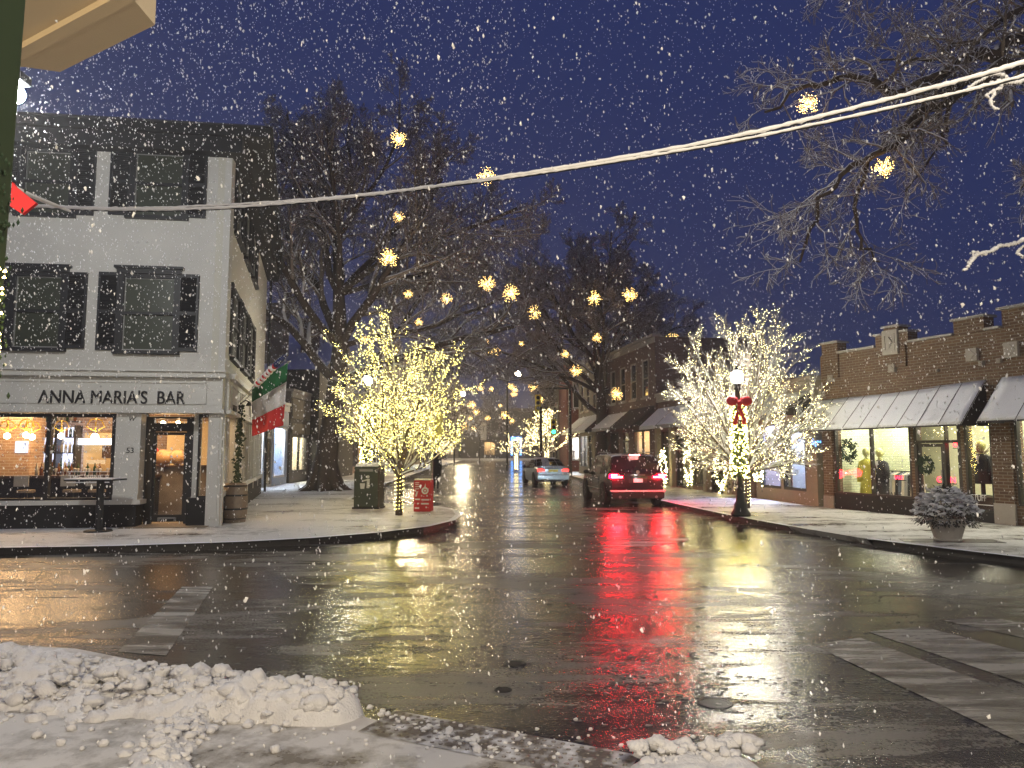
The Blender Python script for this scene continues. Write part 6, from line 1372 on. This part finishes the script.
        p_ = MB().box(-.155, .155, y0-.045, y0-.031, .80, .92).build('number_plate', M['plate'], t)
        MB().box(-.24, .24, y0-.03, y0+.02, 1.03, 1.05).build('chrome_strip', M['rim'], t); MB().lathe([(0, -.02), (.06, -.02), (.06, 0), (0, 0)], (0, y0-.01, 1.13), 14, axis='y', cap=False).lathe([(.05, -.03), (.058, -.03), (.058, -.02), (.05, -.02)], (0, y0-.01, 1.13), 14, axis='y', cap=False).build('badge', M['rim'], t, uv=False)
        for sx in (-1, 1): MB().tube([(sx*.72, -.36*L, H+.0), (sx*.72, -.34*L, H+.05), (sx*.72, .03*L, H+.05), (sx*.72, .06*L, H-.0)], .018, 6).build('roof_rail', M['rim'], t, uv=False); MB().tube([(sx*.6, y0-.05, .33), (sx*.6, y0+.1, .33)], .05, 8).build('exhaust', M['rim'], t, uv=False)
        for sx in (-1, 1): MB().box(sx*(hw)-.01, sx*(hw)+.012, -.2*L, .2*L, .52, .55).build('side_trim', M['rim'], t); [MB().box(sx*(hw)-.006, sx*(hw)+.006, yy*L-.004, yy*L+.004, .4, .97).build('door_seam', M['tyre'], t) for yy in (-.17, .02, .2)]; [MB().box(sx*(hw)-.0, sx*(hw)+.03, yy*L, yy*L+.18, .88, .91).build('door_handle', M['rim'], t) for yy in (-.14, .05)]
        for sx in (-1, 1): MB().box(sx*.55-.18, sx*.55+.18, .478*L, .49*L+.03, .7, .82).build('headlight', M['head'], t)
    else:
        for sx in (-1, 1):
            m = MB(); m.face_on([(sx*.45, .76), (sx*.80, .74), (sx*.82, .88), (sx*.6, .9), (sx*.45, .86)], y0-.03, y0+.12); m.build('tail_lamp', M['tail_dim'], t, uv=False)
        MB().box(-.24, .24, y0-.03, y0+.0, .745, .86).build('number_plate', M['plate_yellow'], t); MB().box(-.84, .84, y0-.05, y0+.1, .32, .60).build('bumper', mat, t, bevel=.04); MB().box(-.5, .5, y0-.02, y0+.05, .24, .33).build('lower_bumper', M['black_paint'], t)
        MB().box(-.6, .6, y0+.05, y0+.12, .965, 1.0).build('boot_lip', mat, t)
        for sx in (-1, 1): MB().tube([(sx*.45, y0-.05, .28), (sx*.45, y0+.1, .28)], .045, 8).build('exhaust', M['rim'], t, uv=False); MB().box(sx*.5-.2, sx*.5+.2, .48*L, .49*L+.03, .56, .66).build('headlight', M['head'], t)
        MB().box(-.5, .5, -.12*L, .08*L, H+.015, H+.05).build('snow_cover', M['snow_soft'], t, bevel=.02)
    t.location = loc; t.rotation_euler.z = rz
    return t
rz = atan2(.10, 1); suv = car('dark sport utility car braking with glowing red tail lamps on the right', (4.1-.1*2.4, 23.6+2.4, 0), rz, 4.75, 1.93, 1.72, M['car_dark'], True)
car('silver-blue saloon car with yellow plate driving away up the street', (2.12-.16*2.3, 37.0+2.25, 0), atan2(.16, 1), 4.5, 1.76, 1.40, M['car_silver'], False)
for sx in (-.55, .55): lamp('headlight_beam', (4.1-.48+sx, 28.7, .75), 170, (.8, .92, 1), .06, spot=40, to=(1.7, 37.5, .3))
for bx in (-.8, .8): lamp('brake_glow', (4.12+bx, 23.25, 1.0), 65, (1, .01, .03), .15)
lamp('plate_light', (4.1, 23.38, 1.0), 1.6, (1, 1, 1), .02)

for i, (u, v, r) in enumerate(((516, 664, .09), (503, 690, .07), (715, 703, .13))):
    g = G(u, v); o = MB().lathe([(0, 0), (r, 0), (r*.98, .004), (r*.8, .005), (r*.78, .002), (0, .003)], (g.x, g.y, .001), 20, cap=False).build('valve_cover', M['metal_dark'], None, uv=False, loc=(g.x, g.y, 0)); tag(o, ('small round iron cover in the road right of the snow bank', 'smallest iron cover in the road nearest the tactile strip', 'largest iron cover in the wet road near the right crosswalk')[i], 'road cover')
# cross-street parked cars far left
def far_car(label, u, Y):
    w = P(u, 460, Y); return dup(bpy.data.objects['car'], (w.x, Y, 0), A90, label)

# ------------------------------------------------------------------ pedestrian
fp_ = G(436, 489, 0); t = thing('person', 'person in dark hooded coat walking away in the road by the sign post', 'person', fp_)
me = bpy.data.meshes.new('body'); J = dict(pel=(0, 0, .88), ab=(0, .0, 1.05), ch=(0, .03, 1.28), nk=(0, .04, 1.42), hd=(0, .06, 1.52), ht=(0, .06, 1.63), hl=(-.09, 0, .82), kl=(-.09, .12, .47), al=(-.09, -.02, .08), tl=(-.09, .14, .03), hr=(.09, 0, .82), kr=(.1, .02, .46), ar=(.11, -.32, .14), tr=(.11, -.24, .03), sl=(-.17, .03, 1.35), el=(-.22, -.05, 1.1), wl=(-.2, .08, .88), sr=(.17, .03, 1.35), er=(.23, -.08, 1.1), wr=(.22, .02, .87))
R_ = dict(pel=.16, ab=.165, ch=.17, nk=.06, hd=.1, ht=.085, hl=.1, kl=.07, al=.05, tl=.045, hr=.1, kr=.07, ar=.05, tr=.045, sl=.08, el=.06, wl=.04, sr=.08, er=.06, wr=.04)
K = list(J); E = [('pel', 'ab'), ('ab', 'ch'), ('ch', 'nk'), ('nk', 'hd'), ('hd', 'ht'), ('pel', 'hl'), ('hl', 'kl'), ('kl', 'al'), ('al', 'tl'), ('pel', 'hr'), ('hr', 'kr'), ('kr', 'ar'), ('ar', 'tr'), ('ch', 'sl'), ('sl', 'el'), ('el', 'wl'), ('ch', 'sr'), ('sr', 'er'), ('er', 'wr')]
me.from_pydata([J[k] for k in K], [(K.index(a), K.index(b)) for a, b in E], []); ob = bpy.data.objects.new('body', me); COL.objects.link(ob); ob.parent = t
sk = ob.modifiers.new('skin', 'SKIN'); 
for i, k in enumerate(K): me.skin_vertices[0].data[i].radius = (R_[k], R_[k]*.85); me.skin_vertices[0].data[i].use_root = (k == 'pel')
ob.modifiers.new('sub', 'SUBSURF').render_levels = 2; me.materials.append(M['cloth_black'])
MB().lathe([(.24, .62), (.23, .9), (.21, 1.15), (.22, 1.34), (.1, 1.44)], fp_, 14, cap=False).build('coat', M['cloth_black'], t, smooth=True, uv=False)
MB().ball(fp_+Vector((0, .03, 1.56)), .135, 10, 8, (.9, 1, 1.1)).build('hood', M['cloth_black'], t, smooth=True, uv=False)

# ------------------------------------------------------------------ falling snow
rng = random.Random(99); m = MB(); 
def flake(c, r):
    d = Vector((rng.gauss(.12, .12), rng.gauss(0, .2), -1)).normalized()*r*rng.uniform(1.1, 1.9); o = d.orthogonal().normalized(); o.rotate(Matrix.Rotation(rng.uniform(0, 6.3), 3, d.normalized())); p = d.cross(o).normalized()
    a, a2, b, b2 = [r*rng.uniform(.4, 1.0) for _ in range(4)]; k1, k2, k3, k4 = [d*rng.uniform(-.5, .5) for _ in range(4)]; m.add([c+d*.8+o*a*.3, c+o*a+k1, c+p*b+k2, c-o*a2+k3, c-p*b2+k4, c-d*.8-p*b*.3], [(0, 1, 2), (0, 2, 3), (0, 3, 4), (0, 4, 1), (5, 2, 1), (5, 3, 2), (5, 4, 3), (5, 1, 4)])
cnt = 0
while cnt < 40000:
    Y = rng.uniform(.9, 13); X = rng.uniform(-10, 10); Z = rng.uniform(.05, 11)
    if abs(X) > Y*.85+.6 or Z > CH+Y*.78+.5: continue
    dn_ = 1.0 if X < 0 else .55
    if rng.random() > dn_: continue
    if Z < 1.6 and rng.random() < .55: continue
    flake(Vector((X, Y, Z)), min(rng.choice([.0025, .0035, .0045, .0065, .008])*1.6, .004 if Y < 2.5 else (.007 if Y < 5 else .013))); cnt += 1
for k in range(9000):
    Y = rng.uniform(13, 36); flake(Vector((rng.uniform(-.75, .75)*Y, Y, rng.uniform(.1, 13))), rng.uniform(.007, .013))
M['flake'] = plain('snowflake', (.92, .92, .92), .5, var=0)
n_ = M['flake'].node_tree.nodes; l__ = M['flake'].node_tree.links; trn = n_.new('ShaderNodeBsdfTranslucent'); trn.inputs[0].default_value = (.92, .92, .92, 1); mxs = n_.new('ShaderNodeMixShader'); mxs.inputs[0].default_value = .5
l__.new(n_['Principled BSDF'].outputs[0], mxs.inputs[1]); l__.new(trn.outputs[0], mxs.inputs[2]); l__.new(mxs.outputs[0], n_['Material Output'].inputs[0])
tag(m.build('falling_snow', M['flake'], uv=False), kind='stuff')
# ------------------------------------------------------------------ snowy night air
hz = MB().box(-70, 85, -12, 205, -1.0, 32).build('haze', None, None, uv=False)
hz.data.materials.clear(); hm = bpy.data.materials.new('haze'); hm.use_nodes = True; hn = hm.node_tree; hn.nodes.clear()
ho = hn.nodes.new('ShaderNodeOutputMaterial'); pv = hn.nodes.new('ShaderNodeVolumePrincipled'); pv.inputs['Color'].default_value = (.92, .92, .95, 1); pv.inputs['Density'].default_value = .0023; pv.inputs['Anisotropy'].default_value = .35
hn.links.new(pv.outputs[0], ho.inputs['Volume']); hz.data.materials.append(hm); tag(hz, kind='stuff'); hm.cycles.homogeneous_volume = True if hasattr(hm.cycles, 'homogeneous_volume') else None
